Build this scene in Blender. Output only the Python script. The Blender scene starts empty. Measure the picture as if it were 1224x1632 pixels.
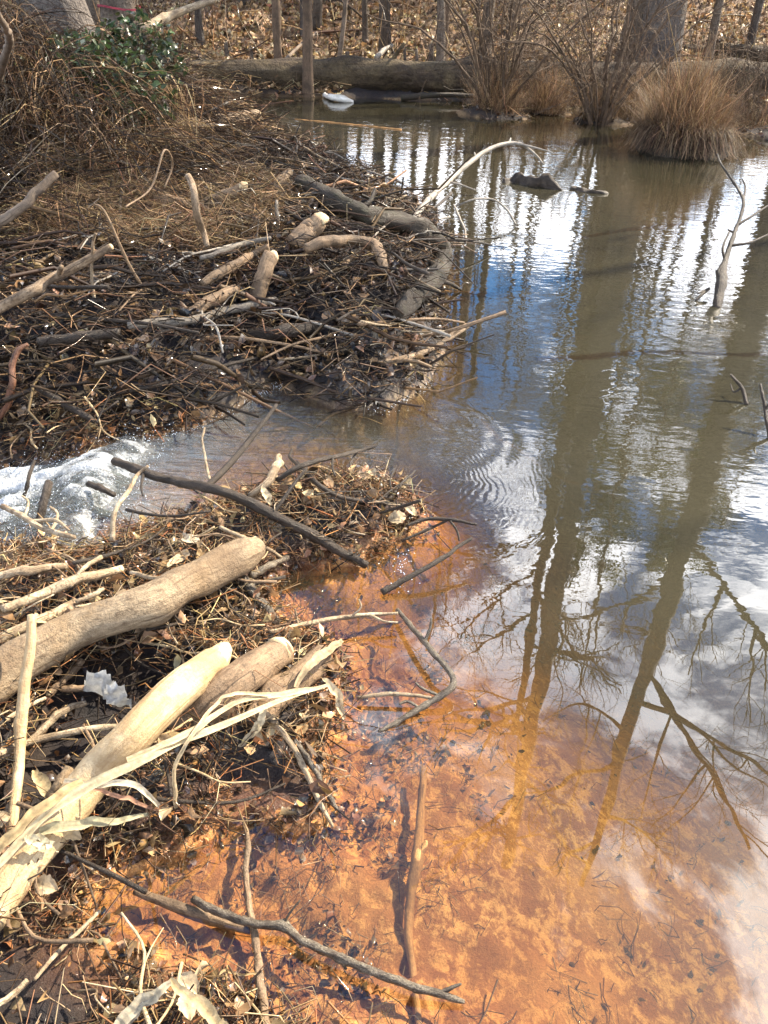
import bpy, math, random
import numpy as np
from mathutils import Vector, Matrix
SC = bpy.context.scene
COL = SC.collection
rad = math.radians

# ------------------------------------------------------------------ camera
PITCH, ROLL, CAMH, FPX = rad(32), rad(2.95), 1.7, 1358.0
cf = np.array([0, math.cos(PITCH), -math.sin(PITCH)])
_U = np.array([0, math.sin(PITCH), math.cos(PITCH)]); _R = np.array([1., 0, 0])
cr = math.cos(ROLL)*_R + math.sin(ROLL)*_U
cu = math.cos(ROLL)*_U - math.sin(ROLL)*_R
cd = bpy.data.cameras.new('camera'); cam = bpy.data.objects.new('camera', cd); COL.objects.link(cam)
cam.matrix_world = Matrix(((cr[0], cu[0], -cf[0], 0), (cr[1], cu[1], -cf[1], 0), (cr[2], cu[2], -cf[2], CAMH), (0, 0, 0, 1)))
cd.sensor_fit = 'VERTICAL'; cd.sensor_height = 36; cd.lens = 36*FPX/1632; cd.clip_start = 0.02; cd.clip_end = 600
SC.camera = cam
SC.view_settings.view_transform = 'Standard'; SC.view_settings.look = 'None'
SC.view_settings.gamma = 1; SC.view_settings.use_curve_mapping = False
SC.view_settings.exposure = 1.78
SC.cycles.use_denoising = True
SC.cycles.max_bounces = 7; SC.cycles.transparent_max_bounces = 10
SC.cycles.caustics_reflective = False; SC.cycles.caustics_refractive = False
SC.cycles.sample_clamp_indirect = 6

# ------------------------------------------------------------------ sky and sun
SUN_AZ, SUN_EL = rad(54), rad(41)          # azimuth clockwise from +Y (the view direction)
world = bpy.data.worlds.new('World'); SC.world = world; world.use_nodes = True
nt = world.node_tree; nt.nodes.clear()
def N(nt, t, **kw):
    n = nt.nodes.new(t)
    for k, v in kw.items():
        if k.startswith('i_'):
            key = k[2:]; key = int(key) if key.isdigit() else key.replace('_', ' ')
            n.inputs[key].default_value = v
        else: setattr(n, k, v)
    return n
def ramp(nt, stops, interp='LINEAR'):
    n = nt.nodes.new('ShaderNodeValToRGB'); n.color_ramp.interpolation = interp
    e = n.color_ramp.elements
    while len(e) < len(stops): e.new(0.5)
    for k, (p, c) in enumerate(stops):
        e[k].position = p; e[k].color = (c, c, c, 1) if isinstance(c, (int, float)) else (*c, 1)
    return n
def build_sky():
    L = nt.links
    sky = N(nt, 'ShaderNodeTexSky', sky_type='NISHITA', sun_disc=False, sun_elevation=SUN_EL, sun_rotation=SUN_AZ,
            air_density=1.0, dust_density=0.3, ozone_density=3.5)
    tc = N(nt, 'ShaderNodeTexCoord')
    sep = N(nt, 'ShaderNodeSeparateXYZ'); L.new(tc.outputs['Generated'], sep.inputs[0])
    zz = N(nt, 'ShaderNodeMath', operation='ADD', i_1=0.12); L.new(sep.outputs[2], zz.inputs[0])
    zc = N(nt, 'ShaderNodeMath', operation='MAXIMUM', i_1=0.05); L.new(zz.outputs[0], zc.inputs[0])
    dv = N(nt, 'ShaderNodeVectorMath', operation='DIVIDE')
    cz = N(nt, 'ShaderNodeCombineXYZ'); [L.new(zc.outputs[0], cz.inputs[k]) for k in range(3)]
    L.new(tc.outputs['Generated'], dv.inputs[0]); L.new(cz.outputs[0], dv.inputs[1])
    mp = N(nt, 'ShaderNodeMapping'); mp.inputs['Location'].default_value = (3.1, 1.3, 0); L.new(dv.outputs[0], mp.inputs[0])
    n1 = N(nt, 'ShaderNodeTexNoise', i_Scale=2.0, i_Detail=10.0, i_Roughness=0.64, i_Distortion=0.35); L.new(mp.outputs[0], n1.inputs['Vector'])
    el = ramp(nt, [(.18, .55), (.24, .60), (.31, .45), (.39, .47), (.45, .57), (.53, .545), (.60, .49), (.74, .475), (.95, .40)]); el.color_ramp.interpolation = 'EASE'
    L.new(sep.outputs[2], el.inputs[0]); e2 = N(nt, 'ShaderNodeMath', operation='MULTIPLY_ADD', i_1=1.0, i_2=-.5); L.new(el.outputs[0], e2.inputs[0])
    nn = N(nt, 'ShaderNodeMath', operation='ADD'); L.new(n1.outputs[0], nn.inputs[0]); L.new(e2.outputs[0], nn.inputs[1])
    r1 = ramp(nt, [(0.49, 0.0), (0.565, 1.0)]); r1.color_ramp.interpolation = 'EASE'; L.new(nn.outputs[0], r1.inputs[0])
    n2 = N(nt, 'ShaderNodeTexNoise', i_Scale=2.6, i_Detail=6.0, i_Roughness=0.6); L.new(mp.outputs[0], n2.inputs['Vector'])
    r2 = ramp(nt, [(0.36, (10, 12, 16)), (0.60, (33, 33, 34))]); L.new(n2.outputs[0], r2.inputs[0])
    # thin high haze that brightens towards the sun
    sd = (math.sin(SUN_AZ)*math.cos(SUN_EL), math.cos(SUN_AZ)*math.cos(SUN_EL), math.sin(SUN_EL))
    dt = N(nt, 'ShaderNodeVectorMath', operation='DOT_PRODUCT'); dt.inputs[1].default_value = sd; L.new(tc.outputs['Generated'], dt.inputs[0])
    pw = N(nt, 'ShaderNodeMath', operation='POWER', i_1=40.0); L.new(dt.outputs['Value'], pw.inputs[0]); pw.use_clamp = True
    hz = N(nt, 'ShaderNodeMath', operation='MULTIPLY', i_1=0.55); L.new(pw.outputs[0], hz.inputs[0])
    mxh = N(nt, 'ShaderNodeMix', data_type='RGBA'); mxh.inputs['B'].default_value = (40, 38.5, 36, 1)
    L.new(hz.outputs[0], mxh.inputs['Factor'])
    mx = N(nt, 'ShaderNodeMix', data_type='RGBA'); L.new(r1.outputs[0], mx.inputs['Factor'])
    hs = N(nt, 'ShaderNodeHueSaturation', i_Saturation=1.35, i_Value=1.1); L.new(sky.outputs[0], hs.inputs['Color'])
    L.new(hs.outputs[0], mx.inputs['A']); L.new(r2.outputs[0], mx.inputs['B'])
    L.new(mx.outputs['Result'], mxh.inputs['A'])
    bg = N(nt, 'ShaderNodeBackground', i_Strength=0.066); L.new(mxh.outputs['Result'], bg.inputs[0])
    out = N(nt, 'ShaderNodeOutputWorld'); L.new(bg.outputs[0], out.inputs[0])
build_sky()
ld = bpy.data.lights.new('sun', 'SUN'); ld.energy = 5.0; ld.angle = rad(0.53); ld.color = (1.0, 0.88, 0.70)
lo = bpy.data.objects.new('sun', ld); COL.objects.link(lo)
sdir = Vector((math.sin(SUN_AZ)*math.cos(SUN_EL), math.cos(SUN_AZ)*math.cos(SUN_EL), math.sin(SUN_EL)))
lo.rotation_euler = sdir.to_track_quat('Z', 'Y').to_euler(); lo.location = (20, 15, 30)

# ------------------------------------------------------------------ helpers
rng = np.random.default_rng(7)
def at(px, py, z=0.0):
    """a point of the photograph on the level z -> world point and its depth along the view axis"""
    d = cf + (px-612)/FPX*cr + (816-py)/FPX*cu
    t = (z-CAMH)/d[2]
    return np.array([0, 0, CAMH]) + d*t, t
def along(px, py, Y):
    d = cf + (px-612)/FPX*cr + (816-py)/FPX*cu
    t = Y/d[1]
    return np.array([0, 0, CAMH]) + d*t, t
def G(px, py):
    p, _ = at(px, py); return (p[0], p[1])
def tag(o, label=None, cat=None, group=None, kind=None):
    if label: o['label'] = label
    if cat: o['category'] = cat
    if group: o['group'] = group
    if kind: o['kind'] = kind
    return o
def meshdata(name, V, F, mat=None, smooth=True, attrs=None):
    """V (n,3); F list of int arrays (m,3) or (m,4)"""
    me = bpy.data.meshes.new(name)
    V = np.asarray(V, dtype=np.float32)
    if not isinstance(F, list): F = [F]
    F = [np.asarray(f, dtype=np.int32) for f in F if len(f)]
    loops = np.concatenate([f.ravel() for f in F]); tot = np.concatenate([np.full(len(f), f.shape[1], np.int32) for f in F])
    st = np.concatenate([[0], np.cumsum(tot)[:-1]]).astype(np.int32)
    me.vertices.add(len(V)); me.vertices.foreach_set('co', V.ravel())
    me.loops.add(len(loops)); me.loops.foreach_set('vertex_index', loops)
    me.polygons.add(len(tot)); me.polygons.foreach_set('loop_start', st); me.polygons.foreach_set('loop_total', tot)
    if smooth: me.polygons.foreach_set('use_smooth', np.ones(len(tot), bool))
    for k, a in (attrs or {}).items():
        a = np.asarray(a, dtype=np.float32)
        if a.ndim == 1:
            at_ = me.attributes.new(k, 'FLOAT', 'POINT'); at_.data.foreach_set('value', a)
        else:
            at_ = me.attributes.new(k, 'FLOAT_VECTOR', 'POINT'); at_.data.foreach_set('vector', a[:, :3].ravel())
    me.update(calc_edges=True); me.validate()
    if mat: me.materials.append(mat)
    return me
def obj(name, me, parent=None, loc=None):
    o = bpy.data.objects.new(name, me); COL.objects.link(o)
    if parent: o.parent = parent
    if loc is not None: o.location = loc
    return o
def empty(name, loc):
    o = bpy.data.objects.new(name, None); COL.objects.link(o); o.location = loc; o.empty_display_size = .1
    return o
# value noise, smooth, vectorised
_T = rng.random(65536)
def vnoise(x, y, z=0):
    x = np.asarray(x, float); y = np.asarray(y, float); z = np.zeros_like(x)+z
    xi, yi, zi = np.floor(x).astype(np.int64), np.floor(y).astype(np.int64), np.floor(z).astype(np.int64)
    fx, fy, fz = x-xi, y-yi, z-zi
    fx, fy, fz = (q*q*(3-2*q) for q in (fx, fy, fz))
    def h(a, b, c): return _T[(a*73856093 ^ b*19349663 ^ c*83492791) & 65535]
    r = 0
    for dx, wx in ((0, 1-fx), (1, fx)):
        for dy, wy in ((0, 1-fy), (1, fy)):
            for dz, wz in ((0, 1-fz), (1, fz)):
                r = r + wx*wy*wz*h(xi+dx, yi+dy, zi+dz)
    return r*2-1
def fbm(x, y, z=0, o=4):
    r = 0; a = 1
    for k in range(o):
        r = r + a*vnoise(x*2**k+k*17.3, y*2**k-k*9.1, z); a *= .5
    return r
def smooth(a, b, x):
    t = np.clip((x-a)/(b-a), 0, 1); return t*t*(3-2*t)

# ------------------------------------------------------------------ materials
MATS = {}
def newmat(name):
    m = bpy.data.materials.new(name); m.use_nodes = True; m.node_tree.nodes.clear(); MATS[name] = m
    return m, m.node_tree, m.node_tree.links
def wood(name, c1, c2, c3=None, rough=.7, bump=.4, scale=30, wet=0.0, stretch=6, dark=(.03, .02, .012), darkamt=.45, fine=4.5):
    scale = scale*fine; wet = wet*.35
    m, t, L = newmat(name)
    at_ = N(t, 'ShaderNodeAttribute', attribute_name='bark')
    oi = N(t, 'ShaderNodeObjectInfo')
    off = N(t, 'ShaderNodeVectorMath', operation='ADD'); L.new(at_.outputs['Vector'], off.inputs[0])
    sc = N(t, 'ShaderNodeMath', operation='MULTIPLY', i_1=37.0); L.new(oi.outputs['Random'], sc.inputs[0])
    L.new(sc.outputs[0], off.inputs[1])
    mp = N(t, 'ShaderNodeMapping'); mp.inputs['Scale'].default_value = (scale, scale, scale/stretch); L.new(off.outputs[0], mp.inputs[0])
    n1 = N(t, 'ShaderNodeTexNoise', i_Scale=1.0, i_Detail=7.0, i_Roughness=.65, i_Distortion=.3); L.new(mp.outputs[0], n1.inputs['Vector'])
    n2 = N(t, 'ShaderNodeTexNoise', i_Scale=scale*.12, i_Detail=5.0, i_Roughness=.7); L.new(off.outputs[0], n2.inputs['Vector'])
    n3 = N(t, 'ShaderNodeTexNoise', i_Scale=scale*.8, i_Detail=4.0, i_Roughness=.8); L.new(off.outputs[0], n3.inputs['Vector'])
    r1 = ramp(t, [(0.32, c1), (0.66, c2)]); L.new(n1.outputs[0], r1.inputs[0])
    mx = N(t, 'ShaderNodeMix', data_type='RGBA'); L.new(r1.outputs[0], mx.inputs['A']); mx.inputs['B'].default_value = (*(c3 or c2), 1)
    r2 = ramp(t, [(.48, 0.), (.62, 1.)]); L.new(n2.outputs[0], r2.inputs[0]); L.new(r2.outputs[0], mx.inputs['Factor'])
    r3 = ramp(t, [(.50, 0.), (.66, darkamt)]); L.new(n3.outputs[0], r3.inputs[0])
    mx2 = N(t, 'ShaderNodeMix', data_type='RGBA'); mx2.inputs['B'].default_value = (*dark, 1)
    L.new(mx.outputs['Result'], mx2.inputs['A']); L.new(r3.outputs[0], mx2.inputs['Factor'])
    mpc = N(t, 'ShaderNodeMapping'); mpc.inputs['Scale'].default_value = (scale*.9, scale*.9, scale/22); L.new(off.outputs[0], mpc.inputs[0])
    n4 = N(t, 'ShaderNodeTexNoise', i_Scale=1.0, i_Detail=3.0, i_Roughness=.5, i_Distortion=.6); L.new(mpc.outputs[0], n4.inputs['Vector'])
    r5 = ramp(t, [(.34, .8), (.395, 0.)]); L.new(n4.outputs[0], r5.inputs[0])
    n5 = N(t, 'ShaderNodeTexNoise', i_Scale=scale*.05, i_Detail=6.0, i_Roughness=.65, i_Distortion=.4); L.new(off.outputs[0], n5.inputs['Vector'])
    r6 = ramp(t, [(.47, 0.), (.62, .7)]); L.new(n5.outputs[0], r6.inputs[0])
    mxs = N(t, 'ShaderNodeMath', operation='MAXIMUM'); L.new(r5.outputs[0], mxs.inputs[0]); L.new(r6.outputs[0], mxs.inputs[1])
    mx3 = N(t, 'ShaderNodeMix', data_type='RGBA'); mx3.inputs['B'].default_value = (dark[0]*.9+c1[0]*.12, dark[1]*.9+c1[1]*.12, dark[2]*.9+c1[2]*.12, 1)
    L.new(mx2.outputs['Result'], mx3.inputs['A']); L.new(mxs.outputs[0], mx3.inputs['Factor']); mx2 = mx3
    b = N(t, 'ShaderNodeBump', i_Strength=min(1, bump*1.3), i_Distance=.9/scale); ad = N(t, 'ShaderNodeMath', operation='ADD')
    L.new(n1.outputs[0], ad.inputs[0]); L.new(n3.outputs[0], ad.inputs[1]); L.new(ad.outputs[0], b.inputs['Height'])
    p = N(t, 'ShaderNodeBsdfPrincipled', i_Roughness=rough); p.inputs['Specular IOR Level'].default_value = .3; L.new(mx2.outputs['Result'], p.inputs['Base Color']); L.new(b.outputs[0], p.inputs['Normal'])
    p.inputs['Coat Weight'].default_value = wet; p.inputs['Coat Roughness'].default_value = .18
    L.new(b.outputs[0], p.inputs['Coat Normal'])
    o = N(t, 'ShaderNodeOutputMaterial'); L.new(p.outputs[0], o.inputs[0])
    return m
def litter(name, rough=.6, transl=.25, wet=0.0, var=.35):
    """small pieces with their own colour in the attribute col"""
    m, t, L = newmat(name)
    a = N(t, 'ShaderNodeAttribute', attribute_name='col')
    g = N(t, 'ShaderNodeNewGeometry'); n = N(t, 'ShaderNodeTexNoise', i_Scale=70.0, i_Detail=4.0, i_Roughness=.7); L.new(g.outputs['Position'], n.inputs['Vector'])
    r = ramp(t, [(.3, 1-var), (.7, 1+var*.4)]); L.new(n.outputs[0], r.inputs[0])
    mu = N(t, 'ShaderNodeMix', data_type='RGBA', blend_type='MULTIPLY', i_Factor=1.0); L.new(a.outputs['Color'], mu.inputs['A']); L.new(r.outputs[0], mu.inputs['B'])
    p = N(t, 'ShaderNodeBsdfPrincipled', i_Roughness=rough); p.inputs['Specular IOR Level'].default_value = .25; L.new(mu.outputs['Result'], p.inputs['Base Color'])
    p.inputs['Coat Weight'].default_value = wet; p.inputs['Coat Roughness'].default_value = .08
    b = N(t, 'ShaderNodeBump', i_Strength=.5, i_Distance=.003); L.new(n.outputs[0], b.inputs['Height']); L.new(b.outputs[0], p.inputs['Normal'])
    tr = N(t, 'ShaderNodeBsdfTranslucent'); L.new(mu.outputs['Result'], tr.inputs[0])
    ms = N(t, 'ShaderNodeMixShader', i_Fac=transl); L.new(p.outputs[0], ms.inputs[1]); L.new(tr.outputs[0], ms.inputs[2])
    o = N(t, 'ShaderNodeOutputMaterial'); L.new(ms.outputs[0], o.inputs[0])
    return m
M_pale = wood('pale_wood', (.30, .20, .10), (.50, .37, .20), (.58, .45, .27), .6, .35, 14, stretch=10, darkamt=.5, dark=(.26, .16, .07))
M_white = wood('bleached_wood', (.6, .56, .48), (.8, .77, .7), (.8, .78, .72), .7, .3, 20, darkamt=.2, dark=(.3, .26, .2))
M_bone = wood('weathered_wood', (.22, .155, .09), (.42, .32, .20), (.52, .42, .28), .7, .6, 22, stretch=9, darkamt=.75, dark=(.09, .055, .03))
M_grey = wood('grey_brown_bark', (.19, .135, .08), (.33, .25, .155), (.24, .165, .09), .7, .6, 14, stretch=4, darkamt=.7, dark=(.09, .055, .03))
M_brown = wood('brown_wood', (.16, .10, .055), (.30, .20, .115), (.22, .15, .09), .65, .5, 26, stretch=8, darkamt=.6)
M_farbone = wood('dark_tan_wood', (.13, .085, .048), (.27, .19, .115), (.34, .25, .16), .75, .6, 22, stretch=9, darkamt=.8, dark=(.05, .03, .018))  # darker version of the weathered wood, for the far dam
M_farsilver = wood('dark_grey_bark', (.09, .075, .06), (.21, .18, .145), (.15, .13, .1), .75, .5, 30, stretch=4, darkamt=.6, dark=(.05, .04, .03))  # darker version of the silver bark, for the far dam
M_dark = wood('wet_dark_bark', (.016, .011, .007), (.036, .024, .014), (.06, .042, .028), .6, .8, 34, wet=.35, stretch=4, darkamt=.4)
M_spec = wood('speckled_wet_bark', (.025, .018, .012), (.27, .22, .15), (.07, .05, .035), .35, 1.0, 80, wet=.5, stretch=1.5, darkamt=.6)  # speckled bark, its pale tone lifted to imitate sun sparkle
M_silver = wood('silver_bark', (.17, .145, .115), (.38, .34, .28), (.28, .245, .20), .6, .4, 30, stretch=4, darkamt=.5, dark=(.1, .08, .06))
M_red = wood('reddish_root', (.11, .045, .025), (.21, .095, .05), (.16, .07, .035), .55, .6, 30, stretch=5, wet=.2)
M_trunk = wood('tree_bark', (.10, .075, .055), (.22, .17, .125), (.15, .12, .09), .85, 1.0, 9, stretch=5, darkamt=.7, dark=(.03, .022, .016), fine=1.2)
M_tgrey = wood('grey_tree_bark', (.075, .06, .05), (.17, .145, .12), (.12, .10, .085), .85, 1.0, 9, stretch=5, darkamt=.6, dark=(.04, .03, .025), fine=1.2)
M_limb = wood('twig_bark', (.09, .065, .045), (.20, .15, .105), (.15, .11, .08), .8, .3, 20, stretch=3, darkamt=.3)
M_shrub = wood('shrub_bark', (.07, .045, .028), (.16, .105, .065), (.12, .08, .05), .8, .3, 20, stretch=3, darkamt=.3)
M_mossy = wood('mossy_wet_bark', (.012, .009, .005), (.045, .031, .019), (.035, .032, .015), .7, 1.0, 24, wet=.3, stretch=3, darkamt=.5)
M_farlog = wood('old_log_bark', (.03, .02, .013), (.10, .07, .042), (.17, .125, .065), .85, 1.0, 6, stretch=5, darkamt=.6, fine=1.2)
M_endgrain = wood('end_grain', (.45, .32, .16), (.62, .48, .28), (.66, .54, .34), .6, .4, 60, stretch=1, darkamt=.3, dark=(.2, .12, .06))
M_sunk = wood('silted_wood', (.30, .15, .055), (.44, .24, .09), (.36, .19, .07), .8, .4, 40, stretch=3, darkamt=.4, dark=(.10, .05, .02))
M_litter = litter('dead_litter', .55, .22, .15)
M_wet = litter('wet_litter', .45, .08, .7)
M_dry = litter('dry_grass_blades', .6, .35, 0)
M_leaf = litter('evergreen_leaf', .35, .3, .2)
M_silt = litter('sunken_bits', .9, 0, 0)

# ------------------------------------------------------------------ mesh builders
def spline(P, n):
    """Catmull-Rom through the rows of P (any columns) -> n rows"""
    P = np.asarray(P, float)
    if len(P) == 2: return P[0]+(P[1]-P[0])*np.linspace(0, 1, n)[:, None]
    Q = np.vstack([2*P[0]-P[1], P, 2*P[-1]-P[-2]])
    d = np.concatenate([[0], np.cumsum(np.linalg.norm(np.diff(P[:, :3], axis=0), axis=1))]); d /= d[-1]
    s = np.linspace(0, 1, n); k = np.clip(np.searchsorted(d, s, 'right')-1, 0, len(P)-2)
    t = ((s-d[k])/np.maximum(d[k+1]-d[k], 1e-9))[:, None]
    p0, p1, p2, p3 = Q[k], Q[k+1], Q[k+2], Q[k+3]
    return .5*(2*p1+(p2-p0)*t+(2*p0-5*p1+4*p2-p3)*t*t+(3*p1-p0-3*p2+p3)*t**3)
def tube(P, R, sides=8, rough=0.0, seed=0, cap=True, knots=0):
    """tube along the rows of P with radii R -> V, faces, bark coordinates"""
    P = np.asarray(P, float); R = np.asarray(R, float); n = len(P)
    T = np.gradient(P, axis=0); T /= np.maximum(np.linalg.norm(T, axis=1), 1e-9)[:, None]
    ref = np.array([0, 0, 1.]) if abs(T[0][2]) < .9 else np.array([1., 0, 0])
    A = np.zeros_like(P); a = ref-T[0]*ref.dot(T[0]); a /= np.linalg.norm(a)
    for k in range(n):
        a = a-T[k]*a.dot(T[k]); a /= max(np.linalg.norm(a), 1e-9); A[k] = a
    B = np.cross(T, A)
    th = np.arange(sides)*2*np.pi/sides
    ln = np.concatenate([[0], np.cumsum(np.linalg.norm(np.diff(P, axis=0), axis=1))])
    rr = R[:, None]*np.ones((1, sides)); mr = max(R.mean(), 1e-4)
    if rough:
        cx, cy = np.cos(th)[None, :]*1.3, np.sin(th)[None, :]*1.3
        L2 = (ln/mr*.35)[:, None]
        rr = rr*(1+rough*fbm(cx+seed*3.7+L2*.0, cy+L2, seed*1.1, 3))
    if knots:
        rs = np.random.default_rng(seed+99)
        for _ in range(knots):
            k0 = rs.random()*ln[-1]; t0 = rs.random()*6.28
            dd = ((ln[:, None]-k0)/(mr*1.1))**2+((np.angle(np.exp(1j*(th[None, :]-t0))))/.7)**2
            rr = rr*(1+.35*np.exp(-dd))
    V = P[:, None, :]+rr[:, :, None]*(np.cos(th)[None, :, None]*A[:, None, :]+np.sin(th)[None, :, None]*B[:, None, :])
    bark = np.stack([np.cos(th)[None, :]*rr, np.sin(th)[None, :]*rr, ln[:, None]+0*rr], -1).reshape(-1, 3)
    V = V.reshape(-1, 3)
    i = np.arange(n-1)[:, None]*sides; j = np.arange(sides)[None, :]; j2 = (j+1) % sides
    F = np.stack([i+j, i+j2, i+sides+j2, i+sides+j], -1).reshape(-1, 4)
    Tt = np.zeros((0, 3), int)
    if cap:
        c0, c1 = len(V), len(V)+1
        V = np.vstack([V, P[0]-T[0]*R[0]*.15, P[-1]+T[-1]*R[-1]*.3]); bark = np.vstack([bark, [0, 0, 0], [0, 0, ln[-1]]])
        jj = np.arange(sides); j2 = (jj+1) % sides
        Tt = np.vstack([np.stack([j2, jj, np.full(sides, c0)], -1), np.stack([(n-1)*sides+jj, (n-1)*sides+j2, np.full(sides, c1)], -1)])
    return V, F, Tt, bark
class Mesh:
    def __init__(s): s.V = []; s.Q = []; s.T = []; s.A = []; s.n = 0
    def add(s, V, F, T=None, A=None):
        s.V.append(V); s.Q.append(np.asarray(F, int).reshape(-1, 4)+s.n)
        if T is not None and len(T): s.T.append(np.asarray(T, int)+s.n)
        s.A.append(A if A is not None else np.zeros((len(V), 3))); s.n += len(V)
    def tube(s, P, R, **k):
        V, F, T, b = tube(P, R, **k); s.add(V, F, T, b+np.array([0, 0, s.n*.013]))
    def data(s, name, mat, base=None, smooth=True, attr='bark'):
        V = np.vstack(s.V)
        if base is not None: V = V-np.asarray(base)
        F = [np.vstack(s.Q)] + ([np.vstack(s.T)] if s.T else [])
        return meshdata(name, V, F, mat, smooth, {attr: np.vstack(s.A)})
def twigs(C, D, Ln, W, bend=.15, K=4, S=3, r=rng, taper=.5):
    """many small sticks at once: centres, unit directions, lengths, widths"""
    n = len(C); t = np.linspace(-.5, .5, K)
    side = np.cross(D, r.normal(size=(n, 3))); side /= np.linalg.norm(side, axis=1)[:, None]
    B = np.cross(D, side)
    bd = r.normal(size=n)*bend; bd2 = r.normal(size=n)*bend*.7
    P = C[:, None]+D[:, None]*(t[None, :, None]*Ln[:, None, None])+side[:, None]*((bd*Ln)[:, None]*(4*t*t-.5)[None, :])[:, :, None] \
        + B[:, None]*((bd2*Ln)[:, None]*np.sin(t*6)[None, :])[:, :, None]
    P = P + r.normal(size=P.shape)*(Ln*.015)[:, None, None]
    th = np.arange(S)*2*np.pi/S
    rr = (W/2)[:, None]*(1-taper*(t+.5))[None, :]
    ring = np.cos(th)[None, None, :, None]*side[:, None, None]+np.sin(th)[None, None, :, None]*B[:, None, None]
    V = P[:, :, None]+rr[:, :, None, None]*ring
    i = np.arange(K-1)[:, None]*S; j = np.arange(S)[None, :]; j2 = (j+1) % S
    F = np.stack([i+j, i+j2, i+S+j2, i+S+j], -1).reshape(-1, 4)
    F = (np.arange(n)[:, None, None]*(K*S)+F[None]).reshape(-1, 4)
    return V.reshape(-1, 3), F, K*S
LEAF = np.array([[0, 0, 0], [-.30, .3, 0], [0, .3, 0], [.30, .3, 0], [-.26, .68, 0], [0, .68, 0], [.26, .68, 0], [0, 1.05, 0]], float)
LF_T = np.array([[0, 2, 1], [0, 3, 2], [4, 5, 7], [5, 6, 7]]); LF_Q = np.array([[1, 2, 5, 4], [2, 3, 6, 5]])
def leaves(C, L, Nrm, r=rng, width=1.0, curl=.5):
    n = len(C); V = np.repeat(LEAF[None], n, 0).copy()
    V[:, :, 0] *= (width*(.7+.6*r.random(n)))[:, None]
    V[:, 1:7, :2] += r.normal(size=(n, 6, 2))*.05
    c1 = r.normal(size=n)*curl; c2 = r.normal(size=n)*curl
    V[:, :, 2] = c1[:, None]*np.abs(V[:, :, 0])*1.2+c2[:, None]*(V[:, :, 1]-.5)**2+.05*r.normal(size=(n, 8))
    V[:, :, 1] -= .5
    V *= L[:, None, None]
    z = Nrm/np.linalg.norm(Nrm, axis=1)[:, None]
    x = np.cross(z, r.normal(size=(n, 3))); x /= np.linalg.norm(x, axis=1)[:, None]; y = np.cross(z, x)
    W = V[:, :, 0:1]*x[:, None]+V[:, :, 1:2]*y[:, None]+V[:, :, 2:3]*z[:, None]+C[:, None]
    k = np.arange(n)[:, None, None]*8
    return W.reshape(-1, 3), (k+LF_Q[None]).reshape(-1, 4), (k+LF_T[None]).reshape(-1, 3)
def ribbons(P, W, Wd):
    """P (n,K,3) centre lines, W (n,K) widths, Wd (n,3) width directions"""
    n, K, _ = P.shape
    V = np.stack([P-Wd[:, None]*W[:, :, None]/2, P+Wd[:, None]*W[:, :, None]/2], 2)
    i = np.arange(K-1)[:, None]*2
    F = np.concatenate([i, i+1, i+3, i+2], 1)
    F = (np.arange(n)[:, None, None]*(K*2)+F[None]).reshape(-1, 4)
    return V.reshape(-1, 3), F, 2*K
def pick(pal, n, var=.25, r=rng):
    pal = np.array(pal); c = pal[r.integers(0, len(pal), n)]
    return np.clip(c*(1+var*r.normal(size=(n, 1)))*(1+.06*r.normal(size=(n, 3))), .004, .85)
BROWNS = [(.16, .095, .045), (.10, .058, .027), (.27, .17, .085), (.055, .032, .017), (.20, .125, .065), (.08, .047, .026), (.13, .08, .045)]
TANS = [(.38, .25, .125), (.45, .32, .17), (.30, .19, .09), (.24, .145, .07), (.50, .38, .22)]
DARKS = [(.030, .018, .010), (.045, .028, .016), (.02, .013, .008), (.07, .04, .02)]  # dark litter tones, lowered further to imitate shade between the pieces

# ------------------------------------------------------------------ ground shape
SHORE = [G(*p) for p in [(262, 160), (300, 176), (392, 190), (432, 208), (480, 245), (530, 285), (575, 325), (615, 345), (690, 368), (716, 405), (714, 440), (697, 475), (700, 520), (712, 560),
    (690, 600), (650, 632), (600, 652), (540, 652), (480, 628), (440, 612), (415, 625), (380, 648), (320, 680), (250, 700), (200, 692), (150, 712), (60, 700), (-90, 690),
    (-120, 850), (0, 850), (60, 880), (130, 890), (200, 868), (260, 836), (330, 815), (400, 800), (450, 782), (530, 766), (590, 770), (640, 786), (672, 808), (684, 834),
    (650, 852), (600, 880), (560, 900), (480, 905), (435, 925), (430, 970), (470, 1010), (535, 1040), (555, 1080), (540, 1130), (510, 1190), (520, 1260), (525, 1320), (470, 1330),
    (400, 1290), (330, 1330), (250, 1370), (170, 1400), (130, 1440), (150, 1500), (240, 1550), (360, 1575), (430, 1610), (520, 1660), (700, 1720)]]
SHORE += [(.25, .5), (.9, .3), (3, .2), (7.5, 1.5), (8.6, 6), (8.2, 11), G(1360, 262), G(1224, 226), G(1150, 205), (7.4, 17.0), (5.5, 17.3), (3.2, 16.9), (1.0, 16.0), (-2, 15.4), (-4.0, 15.0)]
SHORE = np.array(SHORE)
ISLES = [(*G(1090, 232), .62), (*G(790, 183), .55), (*G(865, 178), .4), (*G(955, 194), .42), (*G(1020, 190), .35)]
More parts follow.
